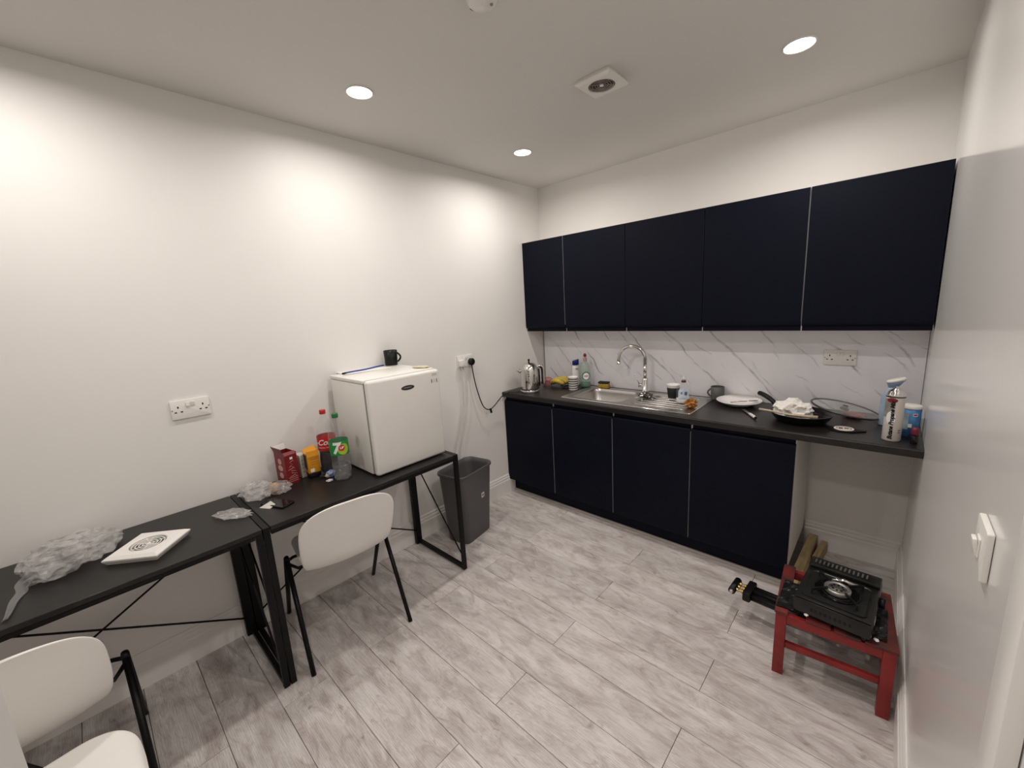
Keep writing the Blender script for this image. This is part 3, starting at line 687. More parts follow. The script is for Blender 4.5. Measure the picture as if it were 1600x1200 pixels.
o = MB().ico(3, TM((.272, -2.186, .765), s=(.014, .016, .0052)), .35, 2, 4).build('tissue_scrap', mat('pale_lilac', (.62, .58, .64), .6, var=.1)); tag(o, 'tiny pale scrap of tissue on the desk by the lemonade bottle', 'scrap')
o = MB().ico(3, TM((.185, -2.182, .7655), s=(.022, .018, .0055)), .5, 3, 14).build('dark_wrapper', mat('dark_foil', (.03, .025, .03), .25, var=.3)); tag(o, 'dark shiny wrapper lying below the orange carton', 'wrapper')

def film(name, parent, M, sub, amp, freq, seed, m=M_FILM, ridge=True):
    return MB().ico(sub, M, amp, freq, seed, smooth=False, ridge=ridge, zmin=.0012, fs=(1.8, .8, 1.2)).build(name, m, parent)
t = thing('bread_bag', 'clear plastic bag with a bread crust on the desk beside the phone', 'plastic bag', (.160, -2.470, .760), R_(-8))
film('bag', t, TM((-.02, -.015, .026), s=(.075, .06, .030)), 3, .42, 2.0, 2)
MB().ico(3, TM((-.010, .055, .022), s=(.030, .026, .020)), .4, 2.2, 6, smooth=True).build('bread', mat('bread_crust', (.50, .27, .12), .8, var=.4, vscale=40), t)
film('bag_neck', t, TM((.01, .075, .020), s=(.055, .045, .020)), 3, .4, 2.4, 9)
t = thing('phone', 'black phone lying flat on the desk', 'phone', (.325, -2.452, .760), R_(-68))
MB().prism(rrect(.07, .145, .009), .0, .008).build('case', M_BLKP, t, bevel=.002)
MB().prism(rrect(.064, .138, .006), .008, .0084).build('screen', mat('screen_glass', (.006, .006, .007), .06, var=.1), t)
o = MB().add([(.300, -2.522, .7605), (.352, -2.492, .7605), (.345, -2.466, .770), (.318, -2.476, .782), (.322, -2.50, .766)], [(0, 1, 4), (1, 2, 4), (2, 3, 4), (3, 0, 4), (0, 3, 2, 1)]).build('paper_scrap', mat('paper_scrap', (.62, .60, .53), .7, var=.1)); tag(o, 'folded scrap of white paper beside the phone', 'paper')
t = thing('plastic_scrap', 'crumpled clear plastic scrap on the end of the left desk', 'plastic wrap', (.290, -2.620, .760), R_(-47))
film('sheet', t, TM((0, .0, .008), s=(.026, .062, .016)), 3, .5, 2.2, 12)

# ------------------------------------------------------------------ things on the left desk
t = thing('fan_cover', 'white square fan cover with round grille lying on the desk', 'fan cover', (.326, -2.906, .760), R_(-41))
fan_face(t, .186, .030, .056, mat('grey_duct', (.16, .155, .15), .5, var=.2))
MB().tube([(0, 0, .02), (.002, 0, .046)], .0028, 8).build('pin', M_WPL, t)
t = thing('plastic_wrapping', 'heap of crumpled clear plastic wrapping trailing a strip across the desk', 'plastic wrap', (.160, -3.110, .760), 0)
film('heap', t, TM((.0, .01, .032), rz=R_(-20), s=(.095, .100, .040)), 4, .42, 2.0, 21)
film('heap_fold', t, TM((.0, .075, .030), rz=R_(-35), s=(.055, .045, .036)), 3, .45, 2.2, 23)
film('heap_fold', t, TM((.095, -.045, .020), rz=R_(-10), s=(.05, .055, .028)), 3, .5, 2.2, 25)
film('heap_fold', t, TM((.03, -.06, .028), rz=R_(10), s=(.07, .05, .036)), 3, .5, 2.2, 27)
tp = catmull([(.06, -.10, .02), (.10, -.118, .012), (.16, -.116, .006), (.22, -.130, .008), (.27, -.137, .004), (.318, -.142, .003)], 5)
st = MB().grid(lambda u, v: tuple(tp[int(round(u*(len(tp)-1)))] + Vector((.012*math.sin(9*u), (.034*(1-.6*u))*(v-.5), -.0+.004*math.sin(6*u+2*v)))), len(tp)-1, 4, smooth=True).build('strip', M_FILM, t)
MB().ico(3, TM((.05, .01, .045), s=(.035, .045, .022)), .3, 2, 31).build('foam_sheet', mat('white_foam', (.62, .60, .57), .6, alpha=.6, var=.05), t)

# ------------------------------------------------------------------ worktop, left: kettle to washing-up bottle
WZ = .9005
t = thing('kettle', 'polished steel dome kettle at the left end of the worktop', 'kettle', (.205, -.470, WZ))
MB().lathe([(.078, 0), (.080, .003), (.080, .020), (.077, .024)], 36).build('base', M_CHROME, t)
MB().lathe([(.0775, .0245), (.0775, .030)], 36).build('base_ring', M_BLKP, t)
MB().lathe([(.078, .0305), (.079, .034), (.076, .15), (.073, .185), (.066, .210), (.052, .228), (.034, .239), (.001, .243)], 40, c1=False).build('body', M_CHROME, t)
MB().lathe([(.007, .240), (.006, .255), (.009, .262), (.008, .272), (.001, .274)], 14, c1=False).build('lid_knob', M_BLKP, t)
PK = R_(-49)
ph = PK+R_(96)     # handle to the right as seen by the camera
cp = lambda r, z, a=ph: (r*math.cos(a), r*math.sin(a), z)
MB().tube(catmull([cp(.060, .200), cp(.085, .212), cp(.108, .205), cp(.118, .18), cp(.119, .10), cp(.119, .06)]), .009, 10).build('handle', M_CHROME, t)
MB().tube(catmull([cp(.080, .205), cp(.098, .195), cp(.104, .17), cp(.104, .10), cp(.104, .06)]), .006, 8).build('handle_grip', M_BLKP, t)
MB().tube([cp(.078, .045), cp(.080, .12), cp(.077, .19)], .009, 8).build('handle_plate', M_BLKP, t)
MB().tube([cp(.055, .170, ph+PI), cp(.09, .183, ph+PI), cp(.100, .190, ph+PI)], [.020, .013, .011], 14).build('spout', M_CHROME, t)
for k, chh in enumerate('DUALIT'):
    text_mesh(chh, .017, on_cyl(.0805 - .002*(1-k/6), .178-k*.0185, PK-.10), 0, .001).build('lettering', M_BLKP, t)

t = thing('banana_bunch', 'bunch of ripe yellow bananas beside the kettle', 'bananas', (.275, -.160, WZ), R_(20))
M_BAN = mat('banana_skin', (.62, .46, .07), .5, var=.35, vscale=25); M_STEM = mat('banana_tip', (.05, .035, .015), .7, var=.2)
for k in range(4):
    a = -.55+.34*k
    pts = [Vector((.070*math.cos(s), 0, .052*math.sin(s)-.008)) for s in (2.75, 2.4, 2.0, 1.6, 1.2, .8, .45)]
    Mx = TM((.008*k, -.030+.022*k, .014+.003*(k % 2)), rz=a*.6, rx=.55-.34*k)
    bo = MB().tube(catmull(pts, 3), [.007]+[.0155]*2+[.018]*14+[.014, .007], 10, M=Mx).build('banana', M_BAN, t) if False else None
    cs = catmull(pts, 3); rr = [.006+.0145*math.sin(PI*min(1, max(0, (i+.6)/(len(cs)+.2))))**.5 for i in range(len(cs))]
    bo = MB().tube(cs, rr, 10, M=Mx).build('banana', M_BAN, t)
    MB().tube([cs[-1], cs[-1]+Vector((.012, 0, -.006))], [.0065, .004], 8, M=Mx).build('tip', M_STEM, bo)
    MB().tube([cs[0], cs[0]+Vector((-.004, 0, -.014))], [.006, .006], 8, M=Mx).build('stem', M_STEM, bo)
o = MB().ico(4, TM((.172, -.185, WZ+.034), s=(.045, .036, .033)), .3, 2.2, 41, ridge=True, zmin=WZ+.001).build('net_bag', mat('pink_film', (.55, .10, .13), .3, alpha=.38, var=.1)); tag(o, 'small pinkish red plastic bag behind the kettle', 'plastic bag')
o = MB().ico(3, TM((.372, -.205, WZ+.014), rz=.3, s=(.040, .028, .0165)), .45, 2.2, 44, zmin=WZ+.001).build('dark_bag', mat('dark_bag', (.02, .02, .02), .3, var=.3)); tag(o, 'crumpled dark packet between the bananas and the striped cup', 'packet')

t = thing('striped_cup', 'white paper cup with black stripes beside the sink', 'cup', (.470, -.232, WZ))
MB().lathe([(.036, 0), (.0365, .002), (.0405, .102), (.0418, .104), (.0418, .107), (.0395, .107), (.035, .006), (.001, .005)], 32, c1=False).build('cup', M_WPL, t)
for k in range(5):
    z = .012+.0185*k; r = .0366+.004*z/.102
    MB().lathe([(r+.0004, z), (r+.0016, z+.003), (r+.0018, z+.0055), (r+.0008, z+.007)], 32, c0=False, c1=False).build('stripe', M_BLKP, t)
t = thing('shampoo_bottle', 'white shampoo bottle with blue slanted cap', 'bottle', (.395, -.078, WZ), R_(-48+90))
MB().loft([[(p*f, q*f*g, z) for p, q in ell(.032, .020, 28)] for f, g, z in ((.9, 1, 0), (1, 1, .006), (1.0, 1, .10), (.97, 1, .15), (.86, 1, .175))]).build('body', mat('white_glossy', (.78, .78, .78), .25, var=.03), t)
cb = [[(p*.86, q, .1755 + .004) for p, q in ell(.032, .020, 28)], [(p*.95, q, .215+.25*p) for p, q in ell(.030, .020, 28)], [(p*.9, q*.9, .221+.25*p) for p, q in ell(.030, .020, 28)]]
MB().loft(cb).build('cap', mat('deep_blue', (.012, .03, .22), .35, var=.1), t)
for k, (zz, ww) in enumerate(((.150, .018), (.143, .024), (.055, .034))):
    MB().box((.006 if k < 2 else 0, -.0205 if k < 2 else -.0207, zz), (ww, .0012, .0035)).build('print_line', mat('navy_print', (.05, .07, .16), .5, var=.1), t)
t = thing('washing_up_bottle', 'clear green tinted washing up liquid bottle with red cap', 'bottle', (.505, -.100, WZ), R_(-44+90))
M_FAIRY = mat('pale_green_pet', (.42, .52, .46), .1, alpha=.34, var=.05)
MB().loft([[(p*f, q*f, z) for p, q in ell(.044, .028, 32)] for f, z in ((.9, 0), (1, .008), (1.02, .10), (1, .145), (.92, .172), (.70, .195), (.42, .210), (.36, .214), (.36, .225))]).build('body', M_FAIRY, t)
MB().loft([[(p*f, q*f, z) for p, q in ell(.043, .027, 32)] for f, z in ((.9, .002), (.985, .010), (.985, .042))]).build('liquid', mat('green_soap', (.006, .10, .045), .2, var=.1), t)
cpb = MB().lathe([(.016, .2255), (.0165, .228), (.0155, .246), (.010, .250), (.010, .258)], 20).build('cap', mat('pink_cap', (.60, .30, .27), .35, var=.1), t)
MB().lathe([(.0105, .2585), (.0135, .264), (.012, .276), (.006, .284), (.001, .285)], 18, c1=False).build('nozzle', mat('dark_red_cap', (.26, .015, .02), .35, var=.1), cpb)
fl_ = lambda rx, rz_, z, y, m, nm: MB().grid(lambda u, v: (rx*(.05+.95*u)*math.cos(2*PI*v), y-.0285*(math.sqrt(max(0, 1-(rx*(.05+.95*u)*math.cos(2*PI*v)/.046)**2))), z+rz_*(.05+.95*u)*math.sin(2*PI*v)), 5, 28).build(nm, m, t)
fl_(.033, .036, .098, -.0006, mat('leaf_green', (.01, .14, .06), .45, var=.1), 'label_ring')
fl_(.026, .029, .096, -.0010, M_WHT, 'label_oval')
text_mesh('FAIRY', .0145, lambda x, y: (x, -.0012-.0288*math.sqrt(max(0, 1-(x/.046)**2)), .096+y), 0, .0007).build('lettering', mat('red_ink', (.50, .02, .02), .5, var=.05), t)
t = thing('sponge', 'yellow washing sponge with black scourer on the sink corner', 'sponge', (.672, -.086, .9105), R_(14))
MB().b2((-.040, -.026, -.0035), (.042, .028, .034)).build('foam', mat('sponge_yellow', (.42, .28, .04), .9, var=.4, vscale=90, bump=.5, bscale=200), t, bevel=.004)
MB().box((0, 0, 0), (.084, .056, .012), M=TM((0, 0, .040), ry=R_(2))).build('scourer', mat('scourer_black', (.018, .017, .015), .9, var=.4, vscale=120), t, bevel=.002)

# ------------------------------------------------------------------ on the drainer
DZ = .9105
t = thing('black_cup', 'black paper cup with white rim on the draining board', 'cup', (1.292, -.226, DZ))
MB().lathe([(.030, 0), (.0305, .002), (.0415, .098), (.043, .100), (.043, .1045), (.040, .1045), (.029, .006), (.001, .005)], 32, c1=False).build('cup', M_WPL, t)
MB().lathe([(.0322, .010), (.0334, .0105), (.0412, .082), (.0402, .0835)], 32, c0=False, c1=False).build('sleeve', mat('black_card', (.010, .013, .011), .55, var=.15), t)
t = thing('soap_bottle', 'clear soap bottle with pale blue label on the draining board', 'bottle', (1.388, -.300, DZ), R_(-69+90))
MB().loft([[(p*f, q*f, z) for p, q in ell(.044, .026, 32)] for f, z in ((.9, 0), (1, .006), (1.02, .05), (1.0, .10), (.9, .118), (.55, .130), (.32, .137), (.32, .155))]).build('body', M_PET, t)
MB().loft([[(p*f, q*f, z) for p, q in ell(.042, .024, 32)] for f, z in ((.92, .002), (1, .008), (1.02, .034))]).build('soap', mat('milky_soap', (.70, .71, .72), .3, var=.05), t)
MB().lathe([(.0145, .140), (.0145, .152)], 18).build('collar', mat('dark_maroon', (.06, .02, .025), .4, var=.1), t)
MB().lathe([(.013, .1555), (.013, .168), (.006, .172), (.006, .180)], 18).build('cap', mat('frosted_white', (.72, .72, .72), .4, alpha=.6, var=.05), t)
lb = MB().grid(lambda u, v: ((.032*(2*u-1)), -.0004-.0268*math.sqrt(max(0, 1-(.032*(2*u-1)/.0455)**2)), .034+(.068-.020*(2*u-1)**4)*v), 14, 4).build('label', mat('pale_blue_label', (.42, .58, .70), .5, var=.5, vscale=50, col2=(.72, .74, .74)), t)
MB().box((.014, -.0272, .070), (.016, .001, .022)).build('print_block', mat('slate_print', (.10, .14, .28), .5, var=.3), lb)
MB().box((-.012, -.0275, .072), (.010, .001, .016)).build('print_block', mat('slate_print2', (.22, .30, .40), .5, var=.3), lb)
o = MB().ico(3, TM((1.462, -.378, DZ+.022), rz=.4, s=(.026, .022, .020)), .7, 3.4, 51, ridge=True).build('scourer_ball', mat('copper_mesh', (.45, .18, .03), .45, .3, var=.6, vscale=60)); tag(o, 'crumpled orange scouring pad at the drainer corner', 'scourer')
def cutlery(name, label, p, q, kind):
    p = Vector(p); q = Vector(q); d = q-p; L = d.length
    t = thing(name, label, 'cutlery', p, math.atan2(d.y, d.x))
    MB().tube([(0, 0, .004), (L*.30, 0, .006), (L*.6, 0, .005)], [.005, .0035, .0025], 8).build('handle', M_STEEL, t)
    if kind == 'spoon': MB().ico(2, TM((L*.82, 0, .006), s=(L*.19, .017, .004)), smooth=True).build('bowl', M_STEEL, t)
    else:
        MB().b2((L*.6, -.010, .0035), (L*.78, .010, .0055)).build('neck', M_STEEL, t)
        for k in range(4): MB().b2((L*.78, -.010+.0055*k, .0035), (L, -.0075+.0055*k, .0055)).build('tine', M_STEEL, t)
    return t
cutlery('spoon', 'steel spoon on the draining board pointing at the tap', (1.185, -.30, DZ), (1.06, -.24, DZ), 'spoon')
cutlery('fork', 'steel fork on the draining board beside the spoon', (1.06, -.33, DZ), (1.19, -.20, DZ), 'fork')
cutlery('spoon', 'steel spoon crossing the others on the draining board', (1.13, -.375, DZ+.004), (1.13, -.22, DZ+.004), 'spoon')
o = MB().ico(3, TM((1.125, -.29, DZ+.022), s=(.045, .035, .022)), .55, 2.5, 61).build('foil_scrap', mat('dark_steel_foil', (.18, .17, .165), .25, .9, var=.5, vscale=40)); tag(o, 'crumpled dark foil among the cutlery on the drainer', 'foil')

# ------------------------------------------------------------------ worktop, right of the sink
t = mug('mug', 'grey mug standing on the worktop behind the plate', (1.525, -.052, WZ), R_(190), mat('grey_ceramic', (.085, .085, .08), .45, var=.1), .043, .088, flare=1.0)
o = MB().ico(2, TM((1.486, -.070, WZ+.007), rz=-.5, s=(.05, .008, .007)), smooth=True).build('stick', mat('white_stick', (.7, .68, .64), .5, var=.05)) if False else None
t = thing('plate', 'white round plate with a spoon on it beside the sink', 'plate', (1.680, -.142, WZ), rx=R_(1.0))
MB().lathe([(.070, .001), (.074, .001), (.092, .012), (.128, .030), (.130, .033), (.127, .0335), (.090, .018), (.070, .008), (.001, .007)], 48, c1=False).build('dish', mat('white_glaze', (.80, .78, .75), .18, var=.02), t)
s_ = cutlery('spoon', 'steel spoon resting on the white plate', (1.650, -.205, .9225), (1.785, -.125, .9300), 'spoon'); s_.rotation_euler.y = R_(-3)
t = thing('table_knife', 'knife with white handle lying on the worktop below the plate', 'knife', (1.838, -.440, WZ), math.atan2(.175, -.105))
MB().tube([(0, 0, .0085), (.02, 0, .009), (.07, 0, .0085), (.10, 0, .007)], [.007, .0085, .0085, .005], 12).build('handle', mat('ivory_handle', (.74, .72, .67), .35, var=.08), t)
MB().tube([(-.006, 0, .0085), (.0, 0, .0085)], .0072, 12).build('end_cap', M_BLKP, t)
MB().b2((.098, -.008, .0055), (.200, .008, .0072)).build('blade', M_STEEL, t)

t = thing('frying_pan', 'black frying pan holding crumpled white paper', 'frying pan', (2.035, -.345, WZ))
MB().lathe([(.105, 0), (.110, .001), (.128, .020), (.143, .046), (.1455, .048), (.1435, .0485), (.125, .020), (.107, .004), (.001, .0035)], 48, c1=False).build('pan', mat('nonstick_black', (.008, .008, .007), .22, var=.2), t)
MB().lathe([(.1440, .0475), (.1462, .0485), (.1440, .0495)], 48, c0=False, c1=False).build('rim', mat('worn_rim', (.22, .20, .18), .3, .8, var=.2), t)
hdir = Vector((-.80, .60, 0)).normalized()
hp = [hdir*.138+Vector((0, 0, .042)), hdir*.17+Vector((0, 0, .055)), hdir*.22+Vector((0, 0, .078)), hdir*.275+Vector((0, 0, .092)), hdir*.305+Vector((0, 0, .094))]
MB().tube(catmull(hp, 4), [.016]*4+[.0135]*4+[.0145]*4+[.014]*4+[.008], 10).build('handle', M_BLKP, t)
o = MB().ico(4, TM((1.998, -.350, WZ+.054), rz=.3, s=(.070, .066, .048)), .42, 1.7, 73, ridge=True, zmin=WZ+.008).build('crumpled_paper', mat('kitchen_paper', (.80, .77, .72), .8, var=.08, vscale=20)); tag(o, 'crumpled white kitchen paper heaped in the frying pan', 'paper')
o = MB().tube([(1.848, -.400, WZ+.052), (1.90, -.430, WZ+.0565), (2.00, -.467, WZ+.0565), (2.12, -.452, WZ+.054)], [.006, .0055, .005, .009], 10).build('wooden_spoon', mat('pale_wood', (.58, .47, .33), .6, var=.25, vscale=30)); tag(o, 'wooden spoon laid across the frying pan rim', 'spoon')
t = thing('pan_lid', 'round glass pan lid tilted against the splashback', 'lid', (2.208, -.190, .953), rx=R_(-.5), ry=R_(11.2))
MB().lathe([(.147, .002), (.128, .008), (.09, .014), (.045, .018), (.001, .019)], 48, c0=False, c1=False).build('glass', M_GLASS, t)
MB().tube([(1.500e-1*math.cos(2*PI*k/48), .150*math.sin(2*PI*k/48), .001) for k in range(49)], .0052, 8, caps=False).build('rim', mat('dark_steel_rim', (.10, .095, .09), .3, .8, var=.2), t)
kb = MB().lathe([(.012, .0285), (.012, .04), (.022, .045), (.022, .052), (.016, .056), (.001, .057)], 20, c1=False)
kb = MB().lathe([(.012, .001), (.012, -.010), (.020, -.014), (.020, -.022), (.001, -.024)], 20, c1=False, M=TM((0, 0, .018))).build('knob', M_BLKP, t)
o = MB().ico(3, TM((2.245, -.155, WZ+.0155), rz=-.2, s=(.045, .028, .016)), .4, 2.2, 77).build('red_packet', mat('red_packet', (.32, .03, .05), .5, var=.25)); tag(o, 'crumpled red packet under the edge of the pan lid', 'packet')
t = thing('coaster', 'black flat tray with a round white printed badge in front of the lid', 'coaster', (2.225, -.425, WZ), R_(8))
MB().prism([(-.055, -.030), (-.02, -.055), (.03, -.048), (.085, -.012), (.088, .002), (.04, .030), (-.045, .04), (-.08, .03)], 0, .006).build('base', M_BLKP, t, bevel=.0015)
MB().cyl(.040, .006, .0085, 32, M=TM((0, -.005, 0))).build('badge', mat('badge_white', (.72, .68, .64), .45, var=.05), t)
MB().lathe([(.026, .0086), (.031, .0090), (.026, .0090)], 28, c0=False, c1=False, M=TM((0, -.005, 0))).build('badge_ring', mat('tan_ring', (.45, .28, .2), .5, var=.2), t)
for a, b, w_, h_ in ((-.012, -.006, .016, .020), (.010, -.003, .018, .014)): MB().box((a, b, .0090), (w_, h_, .001)).build('badge_print', mat('brown_black', (.03, .018, .014), .5, var=.2), t)

PHB = R_(-92)
t = thing('gas_canister', 'white and grey butane propane gas canister on the worktop', 'gas canister', (2.399, -.492, WZ))
MB().lathe([(.0315, 0), (.033, .003), (.033, .205), (.0322, .208)], 40).build('can', mat('canister_paint', (.62, .57, .52), .3, var=.04), t)
MB().lathe([(.0335, .206), (.0345, .208), (.0345, .213), (.0325, .216), (.031, .218), (.029, .226), (.022, .234), (.014, .238), (.013, .242), (.008, .242), (.007, .250), (.001, .250)], 36, c0=True, c1=False).build('top', M_CHROME, t)
MB().lathe([(.0336, .202), (.0342, .204), (.0336, .206)], 36, c0=False, c1=False).build('black_ring', M_BLKP, t)
MB().patch(.0334, .11, .196, PHB-1.35, PHB-.02, 18).build('grey_panel', mat('grey_panel', (.30, .27, .24), .35, var=.5, vscale=25), t)
disc_cyl(.0338, .190, PHB-.30, .020, .0105).build('red_oval', mat('oval_red', (.20, .012, .015), .4, var=.1), t)
disc_cyl(.0336, .110, PHB-.25, .018, .030).build('white_flash', mat('flash_white', (.80, .78, .75), .35, var=.05), t)
text_mesh('Butane Propane Mix', .0215, on_cyl(.0341, .098, PHB-.14, True), .25, .0011).build('lettering', M_BLKP, t)
MB().patch(.0336, .04, .046, PHB+.65, PHB+.95, 6).build('warning_mark', mat('mauve_mark', (.42, .12, .16), .5, var=.1), t)
MB().patch(.0336, .050, .056, PHB+.65, PHB+.95, 6).build('warning_mark', mat('blue_mark', (.16, .16, .35), .5, var=.1), t)
t = thing('spray_bottle', 'pale blue bottle with tilted white cap behind the gas canister', 'bottle', (2.385, -.235, WZ), R_(0))
MB().loft([[(p*f+dx, q*f, z) for p, q in ell(.038, .028, 28)] for f, z, dx in ((.92, 0, 0), (1, .006, 0), (1, .10, 0), (.95, .15, 0), (.62, .185, .004), (.52, .20, .008))]).build('body', mat('pale_blue_plastic', (.36, .47, .60), .35, var=.25, vscale=10), t)
MB().loft([[(p*f+dx, q*f, z+.22*p) for p, q in ell(.034, .026, 28)] for f, z, dx in ((.60, .200, .008), (.90, .222, .012), (1.0, .226, .013))]).build('neck', mat('blue_neck', (.30, .42, .58), .35, var=.1), t)
MB().loft([[(p*f+.013, q*f, z+.28*p) for p, q in ell(.036, .027, 28)] for f, z in ((1.0, .227), (1.0, .238), (.9, .241))]).build('cap', M_WPL, t)
t = thing('salt_tub', 'blue cardboard tub with white lid in the worktop corner', 'tub', (2.4585, -.372, WZ))
MB().cyl(.036, 0, .130, 36).build('tub', mat('blue_card', (.02, .10, .30), .5, var=.75, vscale=22, col2=(.10, .27, .50)), t)
MB().lathe([(.0368, .1302), (.0372, .134), (.0368, .144), (.034, .146), (.001, .1465)], 36, c1=False).build('lid', M_WPL, t)
MB().patch(.0364, .035, .110, R_(-150), R_(-100), 10).build('label', mat('pale_teal_label', (.36, .48, .52), .5, var=.4, vscale=30), t)
MB().patch(.0366, .098, .112, R_(-78), R_(-52), 8).build('logo', M_WHT, t)
MB().patch(.0368, .101, .109, R_(-75), R_(-55), 8).build('logo_print', M_LBLR, t)
MB().patch(.0366, .045, .062, R_(-100), R_(-80), 8).build('logo', M_WHT, t)
t = thing('small_bottle', 'small dark bottle with maroon cap at the worktop corner', 'bottle', (2.474, -.512, WZ))
MB().lathe([(.011, 0), (.012, .003), (.012, .034), (.009, .040)], 20).build('glass', mat('dark_brown_glass', (.012, .006, .008), .12, var=.2), t)
MB().lathe([(.012, .0402), (.0135, .046), (.0135, .066), (.011, .074), (.001, .076)], 20, c1=False).build('cap', mat('maroon_cap', (.16, .012, .03), .35, var=.15), t)

# ------------------------------------------------------------------ stool, stove and what lies round them
M_RED = mat('worn_red_paint', (.27, .022, .020), .45, var=.30, vscale=14, bump=.2, bscale=80)
M_REDD = mat('scorched_red_paint', (.17, .020, .016), .6, var=.6, vscale=12, col2=(.05, .02, .016))
t = thing('stool', 'low red wooden stool with slatted top beside the right wall', 'stool', (2.277, -.985, 0), R_(4))
A, B, HS = .190, .185, .300
for sx in (-1, 1):
    for sy in (-1, 1):
        MB().b2((sx*(A-.004), sy*(B-.004), 0), (sx*(A-.042), sy*(B-.036), HS-.012)).build('leg', M_RED, t, bevel=.002)
for sy in (-1, 1):
    MB().b2((-A+.042, sy*(B-.006), HS-.052), (A-.042, sy*(B-.028), HS-.012)).build('apron', M_RED, t, bevel=.002)
    MB().b2((-A+.042, sy*(B-.012), .130), (A-.042, sy*(B-.030), .156)).build('stretcher', M_RED, t, bevel=.002)
for sx in (-1, 1):
    MB().b2((sx*(A-.008), -B+.036, HS-.052), (sx*(A-.030), B-.036, HS-.012)).build('apron', M_RED, t, bevel=.002)
    MB().b2((sx*(A-.012), -B+.036, .100), (sx*(A-.030), B-.036, .126)).build('stretcher', M_RED, t, bevel=.002)
for x0, x1 in ((-A, -A+.046), (-A+.105, -A+.185), (-A+.195, -A+.275), (-A+.285, A)):
    MB().b2((x0, -B, HS-.012), (x1, B, HS)).build('slat', M_REDD, t, bevel=.002)
ST = HS+.0005
# crumpled black sheet under the stove
def sheet(u, v):
    x = 2.100+.345*u; y = -1.155+.20*v+.03*u
    return (x, y, ST+.003+.010*abs(noise.noise(Vector((x*22, y*22, 1))))+.004*abs(noise.noise(Vector((x*60, y*60, 4)))))
o = MB().grid(sheet, 40, 24, smooth=False).build('plastic_sheet', mat('black_sheet', (.012, .012, .012), .35, var=.3)); tag(o, 'crumpled black plastic sheet under the front of the gas stove', 'plastic sheet')
so = o.modifiers.new('thick', 'SOLIDIFY'); so.thickness = .0015
M_STV = mat('greasy_black_steel', (.014, .014, .013), .33, var=.5, vscale=18, bump=.25, bscale=40)
t = thing('gas_stove', 'greasy black portable gas stove on the red stool', 'gas stove', (2.290, -1.005, ST+.018), R_(-4))
sw, sd = .122, .165
MB().b2((-sw, -sd, .0), (sw, sd, .062)).build('body', M_STV, t, bevel=.008)
for a in (-1, 1):
    for b in (-1, 1): MB().cyl(.012, -.017, .001, 12, M=TM((a*.10, b*.14, 0))).build('foot', M_BLKP, t)
MB().b2((-sw+.004, -sd+.004, .0625), (sw-.004, .085, .068)).build('top_tray', M_STV, t, bevel=.003)
rt = MB()
rt.loft([[(p*f, -.038+q*f, z) for p, q in rrect(.205, .215, .02)] for f, z in ((1, .068), (1, .0715), (.96, .0715), (.93, .0685))], c0=False, c1=False, smooth=False).build('tray_rim', M_STV, t)
cv = MB().b2((-sw+.002, .090, .0625), (sw-.002, sd-.002, .082)).build('cartridge_cover', M_STV, t, bevel=.006)
for k in range(13):
    MB().box((-.100+.0145*k, .128, .0824), (.006, .030, .0012)).build('vent_slot', mat('slot_grey', (.16, .16, .15), .4, .4, var=.4), cv)
MB().lathe([(.070, .0686), (.074, .073), (.070, .074), (.045, .0695)], 36, c0=False, c1=False, M=TM((0, -.035, 0))).build('drip_ring', mat('burnt_gloss', (.012, .012, .012), .12, .5, var=.3), t)
bn = MB().lathe([(.043, .072), (.044, .086), (.041, .089), (.030, .089), (.029, .085)], 36, M=TM((0, -.035, 0)), c0=False, c1=False).build('burner_ring', mat('burner_alloy', (.45, .44, .42), .35, .8, var=.2), t)
MB().lathe([(.029, .080), (.028, .0865), (.001, .0875)], 28, c1=False, M=TM((0, -.035, 0))).build('burner_cap', mat('burner_cap', (.20, .195, .19), .4, .7, var=.3), bn)
for k in range(8):
    a = 2*PI*k/8
    MB().cyl(.0045, .086, .0885, 10, M=TM((.019*math.cos(a), -.035+.019*math.sin(a), 0))).build('flame_port', M_BLKP, bn)
for k in range(4):
    a = PI/4+PI/2*k; c_, s_ = math.cos(a), math.sin(a)
    MB().bar((.040*c_, -.035+.040*s_, .090), (.100*c_, -.035+.104*s_, .088), .006, .010).bar((.100*c_, -.035+.104*s_, .093), (.100*c_, -.035+.104*s_, .070), .007, .007).build('pan_support', M_STV, t)
MB().tube([(-.03, .025, .075), (.01, .045, .079), (.05, .035, .076)], [.006, .010, .006], 10).build('igniter', M_CHROME, t)
kn = MB().cyl(.020, 0, .018, 20, M=TM((sw+.001, .055, .034), ry=PI/2)).build('knob', M_BLKP, t)
MB().box((sw+.0006, -.075, .030), (.001, .035, .02)).build('rating_label', M_WHT, t)
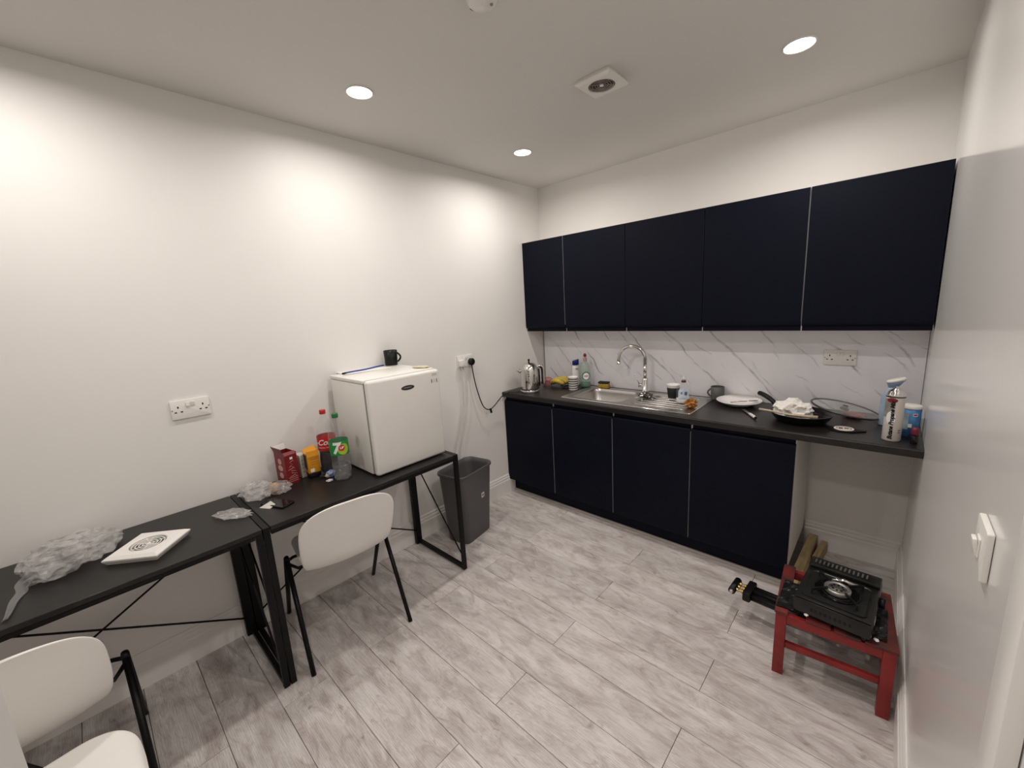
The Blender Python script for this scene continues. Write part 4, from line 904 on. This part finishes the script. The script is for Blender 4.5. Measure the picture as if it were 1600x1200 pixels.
for k in range(9): MB().box((-.06+.015*k, -sd-.0004, .030), (.008, .001, .014)).build('side_vent', M_BLKP, t)
for i, (x, y, s) in enumerate(((2.205, -1.168, .006), (2.385, -1.160, .007), (2.415, -1.152, .007))):
    o = MB().ico(2, TM((x, y, ST+.020 if i == 0 else ST+.017), rz=i, s=(s*1.3, s, .004)), .4, 2.5, 90+i).build('crumb', M_WHT)
    tag(o, ('white scrap at the front left edge of the stove', 'left one of two white scraps at the front right stove corner', 'right one of two white scraps at the front right stove corner')[i], 'scrap')

# rods with brass fittings
t = thing('rod_bundle', 'bundle of black rods with brass fittings poking out left of the stool', 'rods', (1.893, -.915, .145), R_(-3))
for j, (dy, dz) in enumerate(((.034, .006), (.0, .012), (-.034, .004))):
    MB().tube([(.075, dy, dz), (.50, dy*.9, dz)], .0155, 10).build('rod', M_BLKP, t)
MB().box((.062, 0, .008), (.036, .120, .048)).build('collar', M_BLKP, t, bevel=.008)
M_BRASS = mat('brass', (.60, .45, .20), .28, 1., var=.15)
for dy in (.026, 0, -.026):
    MB().lathe([(.006, 0), (.010, .006), (.010, .014), (.006, .018), (.006, .026), (.009, .030), (.009, .038)], 12, M=TM((.005, dy, .008), ry=PI/2)).build('fitting', M_BRASS, t)
hb2 = MB().tube([(-.004, .050, .008), (-.004, -.052, .008)], .0165, 14).build('crossbar', M_BLKP, t)
MB().tube([(-.004, -.052, .008), (-.004, -.064, .008)], [.011, .007], 12).build('end_stud', mat('pale_metal', (.6, .55, .5), .3, .7, var=.1), hb2)

M_PLK = mat('raw_pine', (.46, .34, .17), .65, var=.3, vscale=12, vstretch=(4, .6, 4))
o = MB().box((0, 0, 0), (.045, .62, .095), M=TM((2.100, -.345, .0485), rz=R_(-2))).build('timber_board', M_PLK, bevel=.002, seg=1); tag(o, 'long pale timber board on the floor behind the stool', 'timber')
o = MB().box((0, 0, 0), (.030, .22, .070), M=TM((2.158, -.145, .0355), rz=R_(-6))).build('timber_offcut', M_PLK, bevel=.002, seg=1); tag(o, 'short timber offcut beside the longer board near the back wall', 'timber')
